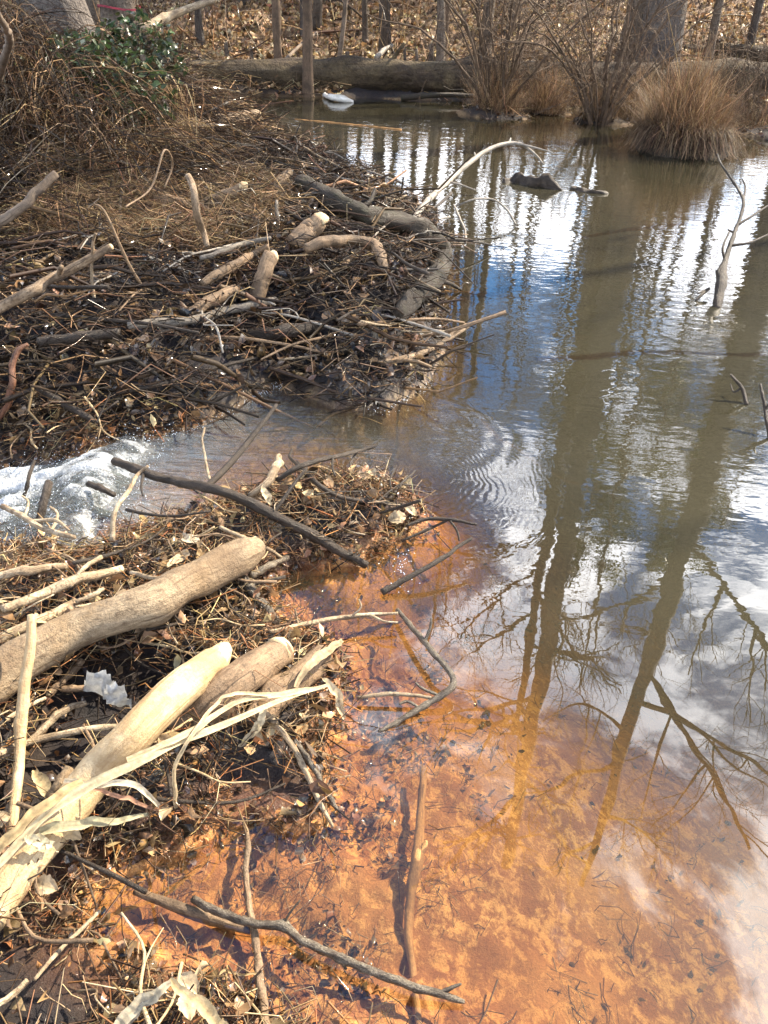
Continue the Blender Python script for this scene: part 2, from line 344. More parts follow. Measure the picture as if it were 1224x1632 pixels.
def sdist(x, y):
    """signed distance to the pond's edge: positive on land"""
    x = np.asarray(x, float); y = np.asarray(y, float); sh = x.shape; x = x.ravel(); y = y.ravel()
    d = np.full(x.shape, 1e9); ins = np.zeros(x.shape, bool)
    A = SHORE; B = np.roll(SHORE, -1, 0)
    for (ax, ay), (bx, by) in zip(A, B):
        ex, ey = bx-ax, by-ay
        t = np.clip(((x-ax)*ex+(y-ay)*ey)/(ex*ex+ey*ey), 0, 1)
        d = np.minimum(d, np.hypot(x-ax-t*ex, y-ay-t*ey))
        c = (ay > y) != (by > y)
        with np.errstate(divide='ignore', invalid='ignore'):
            ins ^= c & (x < ax+(y-ay)*ex/(ey if ey else 1e-12))
    s = np.where(ins, -d, d)
    for (ix, iy, ir) in ISLES: s = np.maximum(s, (ir-np.hypot(x-ix, y-iy)))
    return s.reshape(sh)
def level(x, y):
    """water level: falls over the spill at the left end of the channel"""
    return -.16*smooth(-1.0, -1.75, x)*smooth(5.0, 4.0, y)
PITS = [(*at(70, 1265, .1)[0][:2], .10, .1), (*at(450, 1225, .1)[0][:2], .08, .06), (*at(250, 1060, .1)[0][:2], .07, .06), (*at(190, 1120, .1)[0][:2], .17, .16), (*at(90, 1180, .1)[0][:2], .14, .14), (*at(400, 1215, .1)[0][:2], .07, .07), (*at(330, 1090, .1)[0][:2], .08, .08), (*at(60, 1560, .1)[0][:2], .16, .13), (*at(420, 540, .1)[0][:2], .3, .1)]
def H(x, y, s=None):
    x = np.asarray(x, float); y = np.asarray(y, float)
    if s is None: s = sdist(x, y)
    s = s+.035*fbm(x*7, y*7, 3.3, 3)*smooth(9, 3, y)+.12*fbm(x*2, y*2, 1.3, 2)*smooth(5, 12, y)
    # land
    near = smooth(4.2, 3.2, y)
    wild = smooth(-1.5, -3.3, x)*smooth(4.2, 6.5, y)*smooth(16, 10, y)
    hi = .13*near+.34*(1-near); hi = hi*(1-.68*smooth(7.2, 9.8, y)*smooth(-3.2, -2.4, x))
    land = hi*(1-np.exp(-np.maximum(s, 0)/(.16+.12*(1-near))))+.55*wild
    land = land+.03*fbm(x*5, y*5, 0, 4)*smooth(0, .15, s)*(1+.6*(1-near))+.09*fbm(x*2.6, y*2.6, 6, 3)*smooth(0, .3, s)*(1-near)*smooth(14, 9, y)+.012*fbm(x*26, y*26, 5, 3)*smooth(-.02, .06, s)
    for (px_, py_, pr, pd) in PITS: land = land-pd*np.exp(-((x-px_)**2+(y-py_)**2)/(pr*pr)*1.2)*(land > 0)
    isl = smooth(9.5, 10.5, y)*smooth(16.6, 15.6, y)*smooth(-1.5, -.5, x)
    land = land*(1-isl)+isl*(.10*np.clip(s/.3, 0, 1)+.03*fbm(x*6, y*6, 0, 3))
    bank = np.maximum(y-17-.05*x, 0)
    bank = np.where(x > 8, np.maximum(bank, (x-8)*1.0), bank); bank = np.where(x < -8, np.maximum(bank, (-8-x)*.8), bank)
    land = land+.17*bank*smooth(0, 6, bank)+.006*bank*bank*smooth(60, 20, bank)*0+.35*fbm(x*.16, y*.16, 2, 3)*smooth(1, 8, bank)+.05*fbm(x*1.3, y*1.3, 2, 3)*smooth(0, 2, bank)
    land = np.maximum(land, .012)+level(x, y)*smooth(.5, 0, s)
    # bed
    dm = .10+.05*smooth(1, 2, y)+.34*smooth(1.6, 3.1, y)+.45*smooth(3.2, 4.6, y); dm = dm*(1+1.1*smooth(.15, 1.3, x)*smooth(4, 2, y))
    dep = dm*(1-np.exp(np.minimum(s, 0)/(.34+.25*smooth(2, 4, y))))+.012
    ch = smooth(.1, -.6, x)*smooth(5, 4.2, y)*smooth(2.3, 2.7, y)          # the shallow outflow channel
    dep = dep*(1-ch)+np.minimum(dep, .085)*ch
    dep = dep+(.010*fbm(x*9, y*9, 8, 3)+.004*fbm(x*30, y*30, 2, 3))*np.clip(dep/.04, 0, 1)
    lump = smooth(-.42, -.05, s)*smooth(2.5, 2.0, y)*smooth(.75, .25, x)
    dep = dep-lump*(.020*fbm(x*13, y*13, 21, 3)+.012*fbm(x*45, y*45, 22, 2))
    return np.where(s > 0, land, -np.maximum(dep, .004-.012*lump)+level(x, y))
def place(x, y): return float(H(np.array([x]), np.array([y]))[0])

def grid_axis(lo, hi, c, fine, grow, cap=2.5):
    a = [c]; st = fine
    while a[-1] < hi: a.append(a[-1]+st); st = min(st*(1+grow), cap)
    b = [c]; st = fine
    while b[-1] > lo: b.append(b[-1]-st); st = min(st*(1+grow), cap)
    return np.array(sorted(set(a+b)))
def build_ground():
    ys = grid_axis(-3, 110, 1.3, .011, .0085); xs = grid_axis(-70, 80, -.1, .012, .0135)
    X, Y = np.meshgrid(xs, ys); s = sdist(X, Y); Z = H(X, Y, s)
    n1 = fbm(X*3, Y*3, 7, 4); n2 = fbm(X*12, Y*12, 9, 3)
    def c(*a): return np.array(a)[None, None]
    wet = c(.020, .012, .0065)*(1+.45*n2[..., None]) ; mud = c(.20, .085, .028)*(1+.3*n1[..., None])  # wet: dam mud taken near black to stand in for shaded gaps
    deepn = np.clip(smooth(-.75, -.05, s+.10*fbm(X*2.5, Y*2.5, 14, 3))[..., None]*.75+.22*smooth(-.2, .6, fbm(X*1.7, Y*1.7, 12, 3))[..., None], 0, 1); orange = c(.84, .51, .19)*(1-deepn)+c(.56, .245, .06)*deepn; orange = orange*(1+.10*n1[..., None])
    leafy = c(.22, .145, .08)*(1+.22*n1[..., None]+.15*n2[..., None])
    silt = c(.22, .15, .07)*(1+.1*n1[..., None])
    f = smooth(2.6, 3.6, Y)[..., None]; bed = orange*(1-f)+silt*f
    k = smooth(-.02, .05, s+.03*n2)[..., None]
    nearmud = smooth(.13, .01, s+.04*n1)[..., None]*smooth(3.4, 2.6, Y)[..., None]
    landc = wet*(1-nearmud)+mud*nearmud
    C = bed*(1-k)+landc*k
    bk = smooth(.2, 1.5, Y-16.8-.05*X)[..., None]; C = C*(1-bk)+leafy*bk
    C = np.clip(C, .01, .8)
    under = smooth(.01, -.02, s)
    ny, nx = X.shape; i = np.arange(ny-1)[:, None]*nx+np.arange(nx-1)[None]
    F = np.stack([i, i+1, i+nx+1, i+nx], -1).reshape(-1, 4)
    m, t, L = newmat('ground')
    a = N(t, 'ShaderNodeAttribute', attribute_name='col'); u = N(t, 'ShaderNodeAttribute', attribute_name='under')
    g = N(t, 'ShaderNodeNewGeometry')
    mp = N(t, 'ShaderNodeMapping'); mp.inputs['Scale'].default_value = (1.15, .9, 1); mp.inputs['Rotation'].default_value = (0, 0, .6); L.new(g.outputs['Position'], mp.inputs[0])
    na = N(t, 'ShaderNodeTexNoise', i_Scale=16.0, i_Detail=9.0, i_Roughness=.68, i_Distortion=.5); L.new(mp.outputs[0], na.inputs['Vector'])
    nb = N(t, 'ShaderNodeTexNoise', i_Scale=34.0, i_Detail=8.0, i_Roughness=.75, i_Distortion=.4); L.new(mp.outputs[0], nb.inputs['Vector'])
    nc = N(t, 'ShaderNodeTexNoise', i_Scale=150.0, i_Detail=5.0, i_Roughness=.75); L.new(g.outputs['Position'], nc.inputs['Vector'])
    r1 = ramp(t, [(.42, .0), (.52, 1.0)]); L.new(na.outputs[0], r1.inputs[0])
    r2 = ramp(t, [(.42, .0), (.55, 1.0)]); L.new(nb.outputs[0], r2.inputs[0])
    nd = N(t, 'ShaderNodeTexNoise', i_Scale=3.2, i_Detail=5.0, i_Roughness=.6); L.new(g.outputs['Position'], nd.inputs['Vector'])
    r4 = ramp(t, [(.44, 0.1), (.66, .65)]); L.new(nd.outputs[0], r4.inputs[0])
    m0 = N(t, 'ShaderNodeMath', operation='MULTIPLY'); L.new(r1.outputs[0], m0.inputs[0]); L.new(r2.outputs[0], m0.inputs[1])
    mm = N(t, 'ShaderNodeMath', operation='MAXIMUM'); L.new(m0.outputs[0], mm.inputs[0]); L.new(r4.outputs[0], mm.inputs[1])
    r3 = ramp(t, [(.25, .72), (.75, 1.25)]); L.new(nc.outputs[0], r3.inputs[0])
    dk = N(t, 'ShaderNodeMix', data_type='RGBA', blend_type='MULTIPLY', i_Factor=1.0); L.new(a.outputs['Color'], dk.inputs['A'])
    mxd = N(t, 'ShaderNodeMix', data_type='RGBA'); mxd.inputs['A'].default_value = (.40, .27, .22, 1); mxd.inputs['B'].default_value = (1, 1, 1, 1)
    L.new(mm.outputs[0], mxd.inputs['Factor']); L.new(mxd.outputs['Result'], dk.inputs['B'])
    d2 = N(t, 'ShaderNodeMix', data_type='RGBA', blend_type='MULTIPLY', i_Factor=1.0); L.new(dk.outputs['Result'], d2.inputs['A']); L.new(r3.outputs[0], d2.inputs['B'])
    ad = N(t, 'ShaderNodeMath', operation='MULTIPLY_ADD', i_1=.6); L.new(nc.outputs[0], ad.inputs[0]); L.new(nb.outputs[0], ad.inputs[2])
    b = N(t, 'ShaderNodeBump', i_Strength=.8, i_Distance=.012); L.new(ad.outputs[0], b.inputs['Height'])
    p = N(t, 'ShaderNodeBsdfPrincipled'); L.new(d2.outputs['Result'], p.inputs['Base Color']); L.new(b.outputs[0], p.inputs['Normal'])
    w = N(t, 'ShaderNodeAttribute', attribute_name='wet')
    rr = N(t, 'ShaderNodeMapRange'); rr.inputs['To Min'].default_value = .85; rr.inputs['To Max'].default_value = .7; L.new(w.outputs['Fac'], rr.inputs[0]); L.new(rr.outputs[0], p.inputs['Roughness'])
    cw = N(t, 'ShaderNodeMath', operation='MULTIPLY', i_1=.8); L.new(w.outputs['Fac'], cw.inputs[0]); L.new(cw.outputs[0], p.inputs['Coat Weight']); p.inputs['Coat Roughness'].default_value = .07; L.new(b.outputs[0], p.inputs['Coat Normal'])
    o = N(t, 'ShaderNodeOutputMaterial'); L.new(p.outputs[0], o.inputs[0])
    wetv = smooth(.35, .0, s)*smooth(-.03, 0, s)*smooth(8, 5, Y)
    me = meshdata('ground', np.stack([X, Y, Z], -1).reshape(-1, 3), F, m, True, {'col': C.reshape(-1, 3), 'under': under.ravel(), 'wet': wetv.ravel()})
    tag(obj('ground', me), 'orange silty pond bed rising to muddy banks and leaf covered hillside', kind='structure')
build_ground()

# ------------------------------------------------------------------ water
SUNKEN = [([(860, 572, -.03, 12), (930, 570, -.03, 20), (1010, 562, -.03, 16), (1100, 562, -.03, 15), (1180, 566, -.03, 16), (1260, 562, -.03, 14)], 'long orange silted log under the surface below the sapling'),
          ([(920, 380, -.05, 8), (1000, 366, -.03, 16), (1080, 358, -.03, 14), (1120, 352, -.05, 8)], 'rusty coloured log under the surface beyond the sapling'),
          ([(690, 375, -.02, 12), (740, 383, -.03, 14), (800, 398, -.05, 10)], 'rusty silted log under the surface running right from the mossy log'),
          ([(700, 466, -.04, 8), (780, 470, -.04, 10), (870, 478, -.06, 8)], 'faint rusty branch under the surface right of the dam tip')]
EDDY = at(690, 768)[0][:2]
def build_water():
    ys = grid_axis(.1, 18.5, 3.0, .018, .007); xs = grid_axis(-4.2, 12, .5, .02, .009)
    X, Y = np.meshgrid(xs, ys); s = sdist(X, Y)
    d = level(X, Y)-H(X, Y, s)
    dep = np.clip(d, 0, 2)
    for pts, _ in SUNKEN:                                  # only a little water stands over the sunken logs
        for (a, b, _, w), (a2, b2, _, w2) in zip(pts[:-1], pts[1:]):
            p, q = np.array(G(a, b)), np.array(G(a2, b2)); e_ = q-p; tt = np.clip(((X-p[0])*e_[0]+(Y-p[1])*e_[1])/(e_@e_), 0, 1); dd = np.hypot(X-p[0]-tt*e_[0], Y-p[1]-tt*e_[1])
            wr = at((a+a2)/2, (b+b2)/2)[1]/FPX*(w+w2)/4; dep = dep+(np.minimum(dep, .14)-dep)*smooth(wr*2.0, wr*.8, dd)
    Z = level(X, Y).copy()
    # the swirl at the mouth of the outflow: a dimple and a standing swell round it
    r = np.hypot(X-EDDY[0], Y-EDDY[1])
    Z -= .004*np.exp(-(r/.06)**2)
    c2 = at(640, 690)[0][:2]; r2 = np.hypot((X-c2[0])*.9, Y-c2[1])
    Z += .0032*np.exp(-((r2-.42)/.045)**2)*smooth(-.15, .2, X-c2[0])
    Z += .0015*np.exp(-((r2-.33)/.035)**2)*smooth(-.15, .2, X-c2[0])
    fl = smooth(-.1, -.9, X)*smooth(2.2, 2.6, Y)*smooth(4.6, 4.2, Y)
    Z += fl*.006*fbm(X*5+Y*2, Y*9, 1, 3)
    ny, nx = X.shape
    keep = (s < .35)
    kf = keep[:-1, :-1] | keep[1:, :-1] | keep[:-1, 1:] | keep[1:, 1:]
    # no water under the dry mounds, where the pits are
    i = np.arange(ny-1)[:, None]*nx+np.arange(nx-1)[None]
    F = np.stack([i, i+1, i+nx+1, i+nx], -1)[kf]
    used, inv = np.unique(F.ravel(), return_inverse=True)
    V = np.stack([X, Y, Z], -1).reshape(-1, 3)[used]
    wav = smooth(1.6, 4.2, Y)
    m, t, L = newmat('pond_water')
    g = N(t, 'ShaderNodeNewGeometry')
    at1 = N(t, 'ShaderNodeAttribute', attribute_name='depth'); at2 = N(t, 'ShaderNodeAttribute', attribute_name='ripple'); at3 = N(t, 'ShaderNodeAttribute', attribute_name='flow')
    at4 = N(t, 'ShaderNodeAttribute', attribute_name='eddy')
    def noise(scale, sx, sy, det, rot=0, dist=0):
        mp = N(t, 'ShaderNodeMapping'); mp.inputs['Scale'].default_value = (sx, sy, 1); mp.inputs['Rotation'].default_value = (0, 0, rot); L.new(g.outputs['Position'], mp.inputs[0])
        n = N(t, 'ShaderNodeTexNoise', i_Scale=scale, i_Detail=det, i_Roughness=.5, i_Distortion=dist); L.new(mp.outputs[0], n.inputs['Vector']); return n.outputs[0]
    def mul(a, b_, add=None):
        q = N(t, 'ShaderNodeMath', operation='MULTIPLY' if add is None else 'MULTIPLY_ADD')
        for k, v in enumerate([a, b_] + ([add] if add is not None else [])):
            if isinstance(v, float): q.inputs[k].default_value = v
            else: L.new(v, q.inputs[k])
        return q.outputs[0]
    rip = at2.outputs['Fac']
    h = mul(mul(noise(16, .55, 1.0, 2.5, .15), rip), .0014)
    h = mul(mul(noise(5, .8, 1.0, 2.0, -.3), rip), .0022, h)
    h = mul(noise(3.0, 1, 1, 2.0, .5), .0010, h)
    fl_h = mul(noise(9, .5, 2.2, 3.0, .28, 1.2), at3.outputs['Fac']); h = mul(fl_h, .020, h)
    # rings of the eddy
    vm = N(t, 'ShaderNodeVectorMath', operation='SUBTRACT'); vm.inputs[1].default_value = (EDDY[0], EDDY[1], 0); L.new(g.outputs['Position'], vm.inputs[0])
    vs = N(t, 'ShaderNodeVectorMath', operation='MULTIPLY'); vs.inputs[1].default_value = (1.0, .8, 0); L.new(vm.outputs[0], vs.inputs[0])
    ln = N(t, 'ShaderNodeVectorMath', operation='LENGTH'); L.new(vs.outputs[0], ln.inputs[0])
    ds = mul(noise(4, 1, 1, 3.0), .2, ln.outputs['Value'])
    sn = N(t, 'ShaderNodeMath', operation='SINE'); L.new(mul(ds, 250.0), sn.inputs[0])
    h = mul(mul(mul(sn.outputs[0], at4.outputs['Fac']), noise(6, 1, 1, 2.0, 1.1)), .00032, h)
    b = N(t, 'ShaderNodeBump', i_Strength=1.0, i_Distance=1.0); L.new(h, b.inputs['Height'])
    dn = N(t, 'ShaderNodeVectorMath', operation='DOT_PRODUCT'); L.new(b.outputs[0], dn.inputs[0]); L.new(g.outputs['Incoming'], dn.inputs[1])
    ab = N(t, 'ShaderNodeMath', operation='ABSOLUTE'); L.new(dn.outputs['Value'], ab.inputs[0])
    om = N(t, 'ShaderNodeMath', operation='SUBTRACT', i_0=1.0); L.new(ab.outputs[0], om.inputs[1])
    p5 = N(t, 'ShaderNodeMath', operation='POWER', i_1=3.1); L.new(om.outputs[0], p5.inputs[0])
    fr = N(t, 'ShaderNodeMath', operation='MULTIPLY_ADD', i_1=.91, i_2=.085, use_clamp=True); L.new(p5.outputs[0], fr.inputs[0])
    gl = N(t, 'ShaderNodeBsdfGlossy', i_Roughness=.0); L.new(b.outputs[0], gl.inputs['Normal'])
    # what lies between the surface and the bed: tea-coloured water, suspended silt and, in the flow, painted sky reflection
    def beer(k):
        q = N(t, 'ShaderNodeMath', operation='POWER', i_0=math.e); L.new(mul(at1.outputs['Fac'], -float(k)), q.inputs[1]); return q.outputs[0]
    cc = N(t, 'ShaderNodeCombineColor'); [L.new(beer(k), cc.inputs[n]) for n, k in enumerate((.8, 1.6, 3.6))]
    tr = N(t, 'ShaderNodeBsdfTransparent'); L.new(cc.outputs[0], tr.inputs[0])
    mk = N(t, 'ShaderNodeBsdfDiffuse'); mk.inputs[0].default_value = (.040, .036, .021, 1)
    mc = N(t, 'ShaderNodeMix', data_type='RGBA'); mc.inputs['A'].default_value = (.040, .036, .021, 1); mc.inputs['B'].default_value = (.16, .18, .19, 1); L.new(at3.outputs['Fac'], mc.inputs['Factor']); L.new(mc.outputs['Result'], mk.inputs[0])  # aerated flow, tinted blue-grey to stand in for reflected sky
    tb0 = N(t, 'ShaderNodeMath', operation='SUBTRACT', i_0=1.0); L.new(beer(3.6), tb0.inputs[1])
    tb = N(t, 'ShaderNodeMath', operation='MAXIMUM'); L.new(tb0.outputs[0], tb.inputs[0]); L.new(mul(mul(noise(6, .5, 2.2, 4.0, .28, 1.0), at3.outputs['Fac']), 1.0), tb.inputs[1])
    m1 = N(t, 'ShaderNodeMixShader'); L.new(tb.outputs[0], m1.inputs[0]); L.new(tr.outputs[0], m1.inputs[1]); L.new(mk.outputs[0], m1.inputs[2])
    m2 = N(t, 'ShaderNodeMixShader'); L.new(fr.outputs[0], m2.inputs[0]); L.new(m1.outputs[0], m2.inputs[1]); L.new(gl.outputs[0], m2.inputs[2])
    o = N(t, 'ShaderNodeOutputMaterial'); L.new(m2.outputs[0], o.inputs[0])
    flat = lambda a: a.reshape(-1)[used]
    ed = np.exp(-(r/.34)**2)*smooth(.02, .06, r)
    me = meshdata('pond_water', V, inv.reshape(-1, 4), m, True, {'depth': flat(dep), 'ripple': flat(wav*(.15+.85*smooth(.1, .6, -s))), 'flow': flat(fl+.10*np.exp(-(r2/.45)**2)), 'eddy': flat(ed)})
    tag(obj('pond_water', me), 'still brown pond water with sky and tree reflections and an outflow swirl', kind='structure')
build_water()

def build_rapids():
    """the white water where the channel spills over the dam"""
    xs = np.arange(-2.7, -.82, .009); ys = np.arange(2.35, 3.75, .009)
    X, Y = np.meshgrid(xs, ys); s = sdist(X, Y)
    n = fbm(X*4+Y*1.5, Y*10-X*2, 3, 4); n2 = fbm(X*16, Y*30, 4, 3)
    edge = smooth(.02, -.10, s+.03*n)
    cr_ = smooth(-.92, -1.12, X+.10*n)                 # begins at the crest
    Z = level(X, Y)+edge*cr_*(.028+.026*n+.008*n2+.030*np.exp(-((X+1.14)/.14)**2))-.02*(1-edge*cr_)
    ny, nx = X.shape; keep = (edge*cr_ > .04)[:-1, :-1]
    i = np.arange(ny-1)[:, None]*nx+np.arange(nx-1)[None]
    F = np.stack([i, i+1, i+nx+1, i+nx], -1)[keep]
    used, inv = np.unique(F.ravel(), return_inverse=True)
    foam = np.clip(.16+.75*n+.45*n2+.60*smooth(-1.22, -1.55, X), 0, 1)
    m, t, L = newmat('foaming_water')
    g = N(t, 'ShaderNodeNewGeometry'); a = N(t, 'ShaderNodeAttribute', attribute_name='foam')
    n1 = N(t, 'ShaderNodeTexNoise', i_Scale=60.0, i_Detail=6.0, i_Roughness=.7); L.new(g.outputs['Position'], n1.inputs['Vector'])
    vo = N(t, 'ShaderNodeTexVoronoi', i_Scale=110.0); L.new(g.outputs['Position'], vo.inputs['Vector'])
    ad = N(t, 'ShaderNodeMath', operation='ADD'); L.new(a.outputs['Fac'], ad.inputs[0]); L.new(n1.outputs[0], ad.inputs[1])
    r = ramp(t, [(.28, .06), (.70, .92)]); hf = N(t, 'ShaderNodeMath', operation='MULTIPLY', i_1=.5); L.new(ad.outputs[0], hf.inputs[0]); L.new(hf.outputs[0], r.inputs[0])
    hh = N(t, 'ShaderNodeMath', operation='ADD'); L.new(n1.outputs[0], hh.inputs[0]); L.new(vo.outputs['Distance'], hh.inputs[1])
    b = N(t, 'ShaderNodeBump', i_Strength=1.0, i_Distance=.007); L.new(hh.outputs[0], b.inputs['Height'])
    df = N(t, 'ShaderNodeBsdfPrincipled', i_Roughness=.25); df.inputs['Base Color'].default_value = (.88, .91, .92, 1); df.inputs['Coat Weight'].default_value = .6; df.inputs['Coat Roughness'].default_value = .05
    L.new(b.outputs[0], df.inputs['Normal']); L.new(b.outputs[0], df.inputs['Coat Normal'])
    tl = N(t, 'ShaderNodeBsdfTranslucent'); tl.inputs[0].default_value = (.6, .68, .68, 1)
    ms = N(t, 'ShaderNodeMixShader', i_Fac=.3); L.new(df.outputs[0], ms.inputs[1]); L.new(tl.outputs[0], ms.inputs[2])
    tr = N(t, 'ShaderNodeBsdfTransparent'); tr.inputs[0].default_value = (.80, .84, .78, 1)
    gl = N(t, 'ShaderNodeBsdfGlossy', i_Roughness=.04); L.new(b.outputs[0], gl.inputs['Normal'])
    fr = N(t, 'ShaderNodeFresnel', i_IOR=1.5); L.new(b.outputs[0], fr.inputs['Normal'])
    c = N(t, 'ShaderNodeMixShader'); L.new(fr.outputs[0], c.inputs[0]); L.new(tr.outputs[0], c.inputs[1]); L.new(gl.outputs[0], c.inputs[2])
    f = N(t, 'ShaderNodeMixShader'); L.new(r.outputs[0], f.inputs[0]); L.new(c.outputs[0], f.inputs[1]); L.new(ms.outputs[0], f.inputs[2])
    o = N(t, 'ShaderNodeOutputMaterial'); L.new(f.outputs[0], o.inputs[0])
    me = meshdata('rapids', np.stack([X, Y, Z], -1).reshape(-1, 3)[used], inv.reshape(-1, 4), m, True, {'foam': foam.ravel()[used]})
    tag(obj('rapids', me), 'white foaming water spilling over the dam at the left edge', kind='structure')
    # foam beads and droplets
    bm_v = np.array([[1, 0, 0], [-1, 0, 0], [0, 1, 0], [0, -1, 0], [0, 0, 1], [0, 0, -1]], float)
    bm_f = np.array([[0, 2, 4], [2, 1, 4], [1, 3, 4], [3, 0, 4], [2, 0, 5], [1, 2, 5], [3, 1, 5], [0, 3, 5]])
    r_ = np.random.default_rng(3); pts = []
    n_ = 5200; x = r_.uniform(-2.4, -.85, n_); y = r_.uniform(2.4, 3.6, n_); s = sdist(x, y); k = (s < .02) & (x < -.95+.1*r_.random(n_)); x, y = x[k], y[k]
    z = level(x, y)+.01+.06*r_.random(len(x))**2+.03*fbm(x*7, y*8, 3, 4)
    pts.append(np.stack([x, y, z, r_.uniform(.0008, .0028, len(x))], -1))
    for (a0, a1, cnt) in [((290, 690), (430, 618), 500), ((430, 618), (455, 605), 150), ((600, 660), (690, 610), 130), ((640, 880), (640, 940), 60)]:
        p0, p1 = at(*a0)[0], at(*a1)[0]; tt = r_.random(cnt)[:, None]
        q = p0+(p1-p0)*tt+np.c_[r_.normal(size=(cnt, 2))*.025, np.zeros(cnt)]; pts.append(np.c_[q[:, :2], .002+.012*r_.random(cnt), r_.uniform(.001, .003, cnt)])
    P = np.vstack(pts); V = (P[:, None, :3]+bm_v[None]*P[:, 3][:, None, None]).reshape(-1, 3)
    F = (np.arange(len(P))[:, None, None]*6+bm_f[None]).reshape(-1, 3)
    m2, t2, L2 = newmat('foam_bead'); p = N(t2, 'ShaderNodeBsdfPrincipled', i_Roughness=.08); p.inputs['Base Color'].default_value = (.8, .84, .86, 1); p.inputs['Coat Weight'].default_value = 1
    o = N(t2, 'ShaderNodeOutputMaterial'); L2.new(p.outputs[0], o.inputs[0])
    tag(obj('foam_droplets', meshdata('foam_droplets', V, F, m2)), 'beads of foam and splashed droplets along the outflow', kind='stuff')
build_rapids()
#@@BODY@@

LM = {'near': [((0, 806), 'the antler like branch'), ((110, 1010), 'the big gnawed log'), ((380, 890), 'the gnawed log end'), ((210, 1190), 'the peeled log'), ((400, 1070), 'the short brown log'), ((495, 1060), 'the dark log chunk'), ((440, 815), 'the long forked stick'), ((600, 790), 'the swirl'),
    ((40, 1120), 'the upright white stick'), ((320, 1160), 'the long reed leaf'), ((130, 925), 'the slanting grey stick'), ((500, 1240), 'the two grey sticks'), ((430, 790), 'the standing pale leaf'), ((170, 1100), 'the withered leaf'), ((270, 1590), 'the arched leaf pair'), ((120, 1480), 'the brown straw stem'), ((210, 800), 'the foam')],
    'far': [((90, 445), 'the pale straight branch'), ((670, 400), 'the curved mossy log'), ((560, 385), 'the grey curved branch'), ((490, 370), 'the tan stump'), ((418, 450), 'the upright split log'), ((310, 512), 'the flat grey stick'), ((450, 530), 'the low wet log'), ((340, 478), 'the split slab'),
    ((320, 200), 'the pale cut log'), ((315, 340), 'the bone like stick'), ((380, 395), 'the three crest sticks'), ((20, 600), 'the reddish root'), ((670, 560), 'the tan reaching branch'), ((450, 288), 'the peeled chunk'), ((460, 235), 'the shore snag'), ((120, 540), 'the buried log'), ((350, 600), 'the outflow'), ((560, 600), 'the dam tip')],
    'bank': [((1045, 60), 'the twin grey trunks'), ((398, 40), 'the broad dark trunk'), ((440, 60), 'the left pole tree'), ((490, 60), 'the right pole tree'), ((535, 60), 'the crooked sapling'), ((600, 40), 'the mid slope tree'), ((790, 80), 'the left arching shrub'), ((950, 80), 'the right arching shrub'), ((1136, 50), 'the slim dark tree'), ((190, 30), 'the ribboned trunk'), ((100, 40), 'the leaning tree')]}
USED = set()
def project(p):
    v = np.asarray(p)-np.array([0, 0, CAMH]); z = v.dot(cf); return (612+FPX*v.dot(cr)/z, 816-FPX*v.dot(cu)/z) if z > 0 else (-9999, 0)
def where(p, lmk):
    """how to find a thing: the landmark nearest to it in the view, and on which side"""
    x, y = project(p); (lx, ly), nm = min(LM[lmk], key=lambda m: (m[0][0]-x)**2+(m[0][1]-y)**2); dx, dy = x-lx, y-ly; d = math.hypot(dx, dy)
    side = ('right of' if dx > 0 else 'left of') if abs(dx) > 1.3*abs(dy) else ('below' if dy > 0 else 'above') if abs(dy) > 1.3*abs(dx) else ('below and ' if dy > 0 else 'above and ')+('right of' if dx > 0 else 'left of')
    return ('close ' if d < 45 else 'well ' if d > 95 else 'a little ')+side+' '+nm, -25 < x < 1250 and -25 < y < 1660

# ------------------------------------------------------------------ trees
def branch(M, p, d, L, r, lvl, rs, maxl, sides=5, up=.15, spread=.6, leafpts=None):
    K = 5 if lvl < 2 else 4
    pts = [p]; dd = d.copy()
    for k in range(K):
        dd = dd+rs.normal(size=3)*.13+np.array([0, 0, up*.25]); dd /= np.linalg.norm(dd)
        pts.append(pts[-1]+dd*L/K)
    pts = np.array(pts); R = np.linspace(r, r*.35, K+1)
    M.tube(pts, R, sides=max(3, sides-lvl), cap=False)
    if leafpts is not None and lvl >= maxl-1: leafpts.extend(pts[1:])
    if lvl >= maxl: return
    nb = 6 if lvl == 0 else (5 if lvl == 1 else 4)
    for k in range(nb):
        f = .25+.75*(k+rs.random())/nb; i = min(int(f*K), K-1); q = pts[i]+(pts[i+1]-pts[i])*(f*K-i)
        ax = rs.normal(size=3); ax -= dd*ax.dot(dd); ax /= np.linalg.norm(ax)
        nd = dd*(1-spread*.6)+ax*spread+np.array([0, 0, up]); nd /= np.linalg.norm(nd)
        branch(M, q, nd, L*rs.uniform(.4, .62), max(R[i]*.5, .006), lvl+1, rs, maxl, sides, up, spread, leafpts)
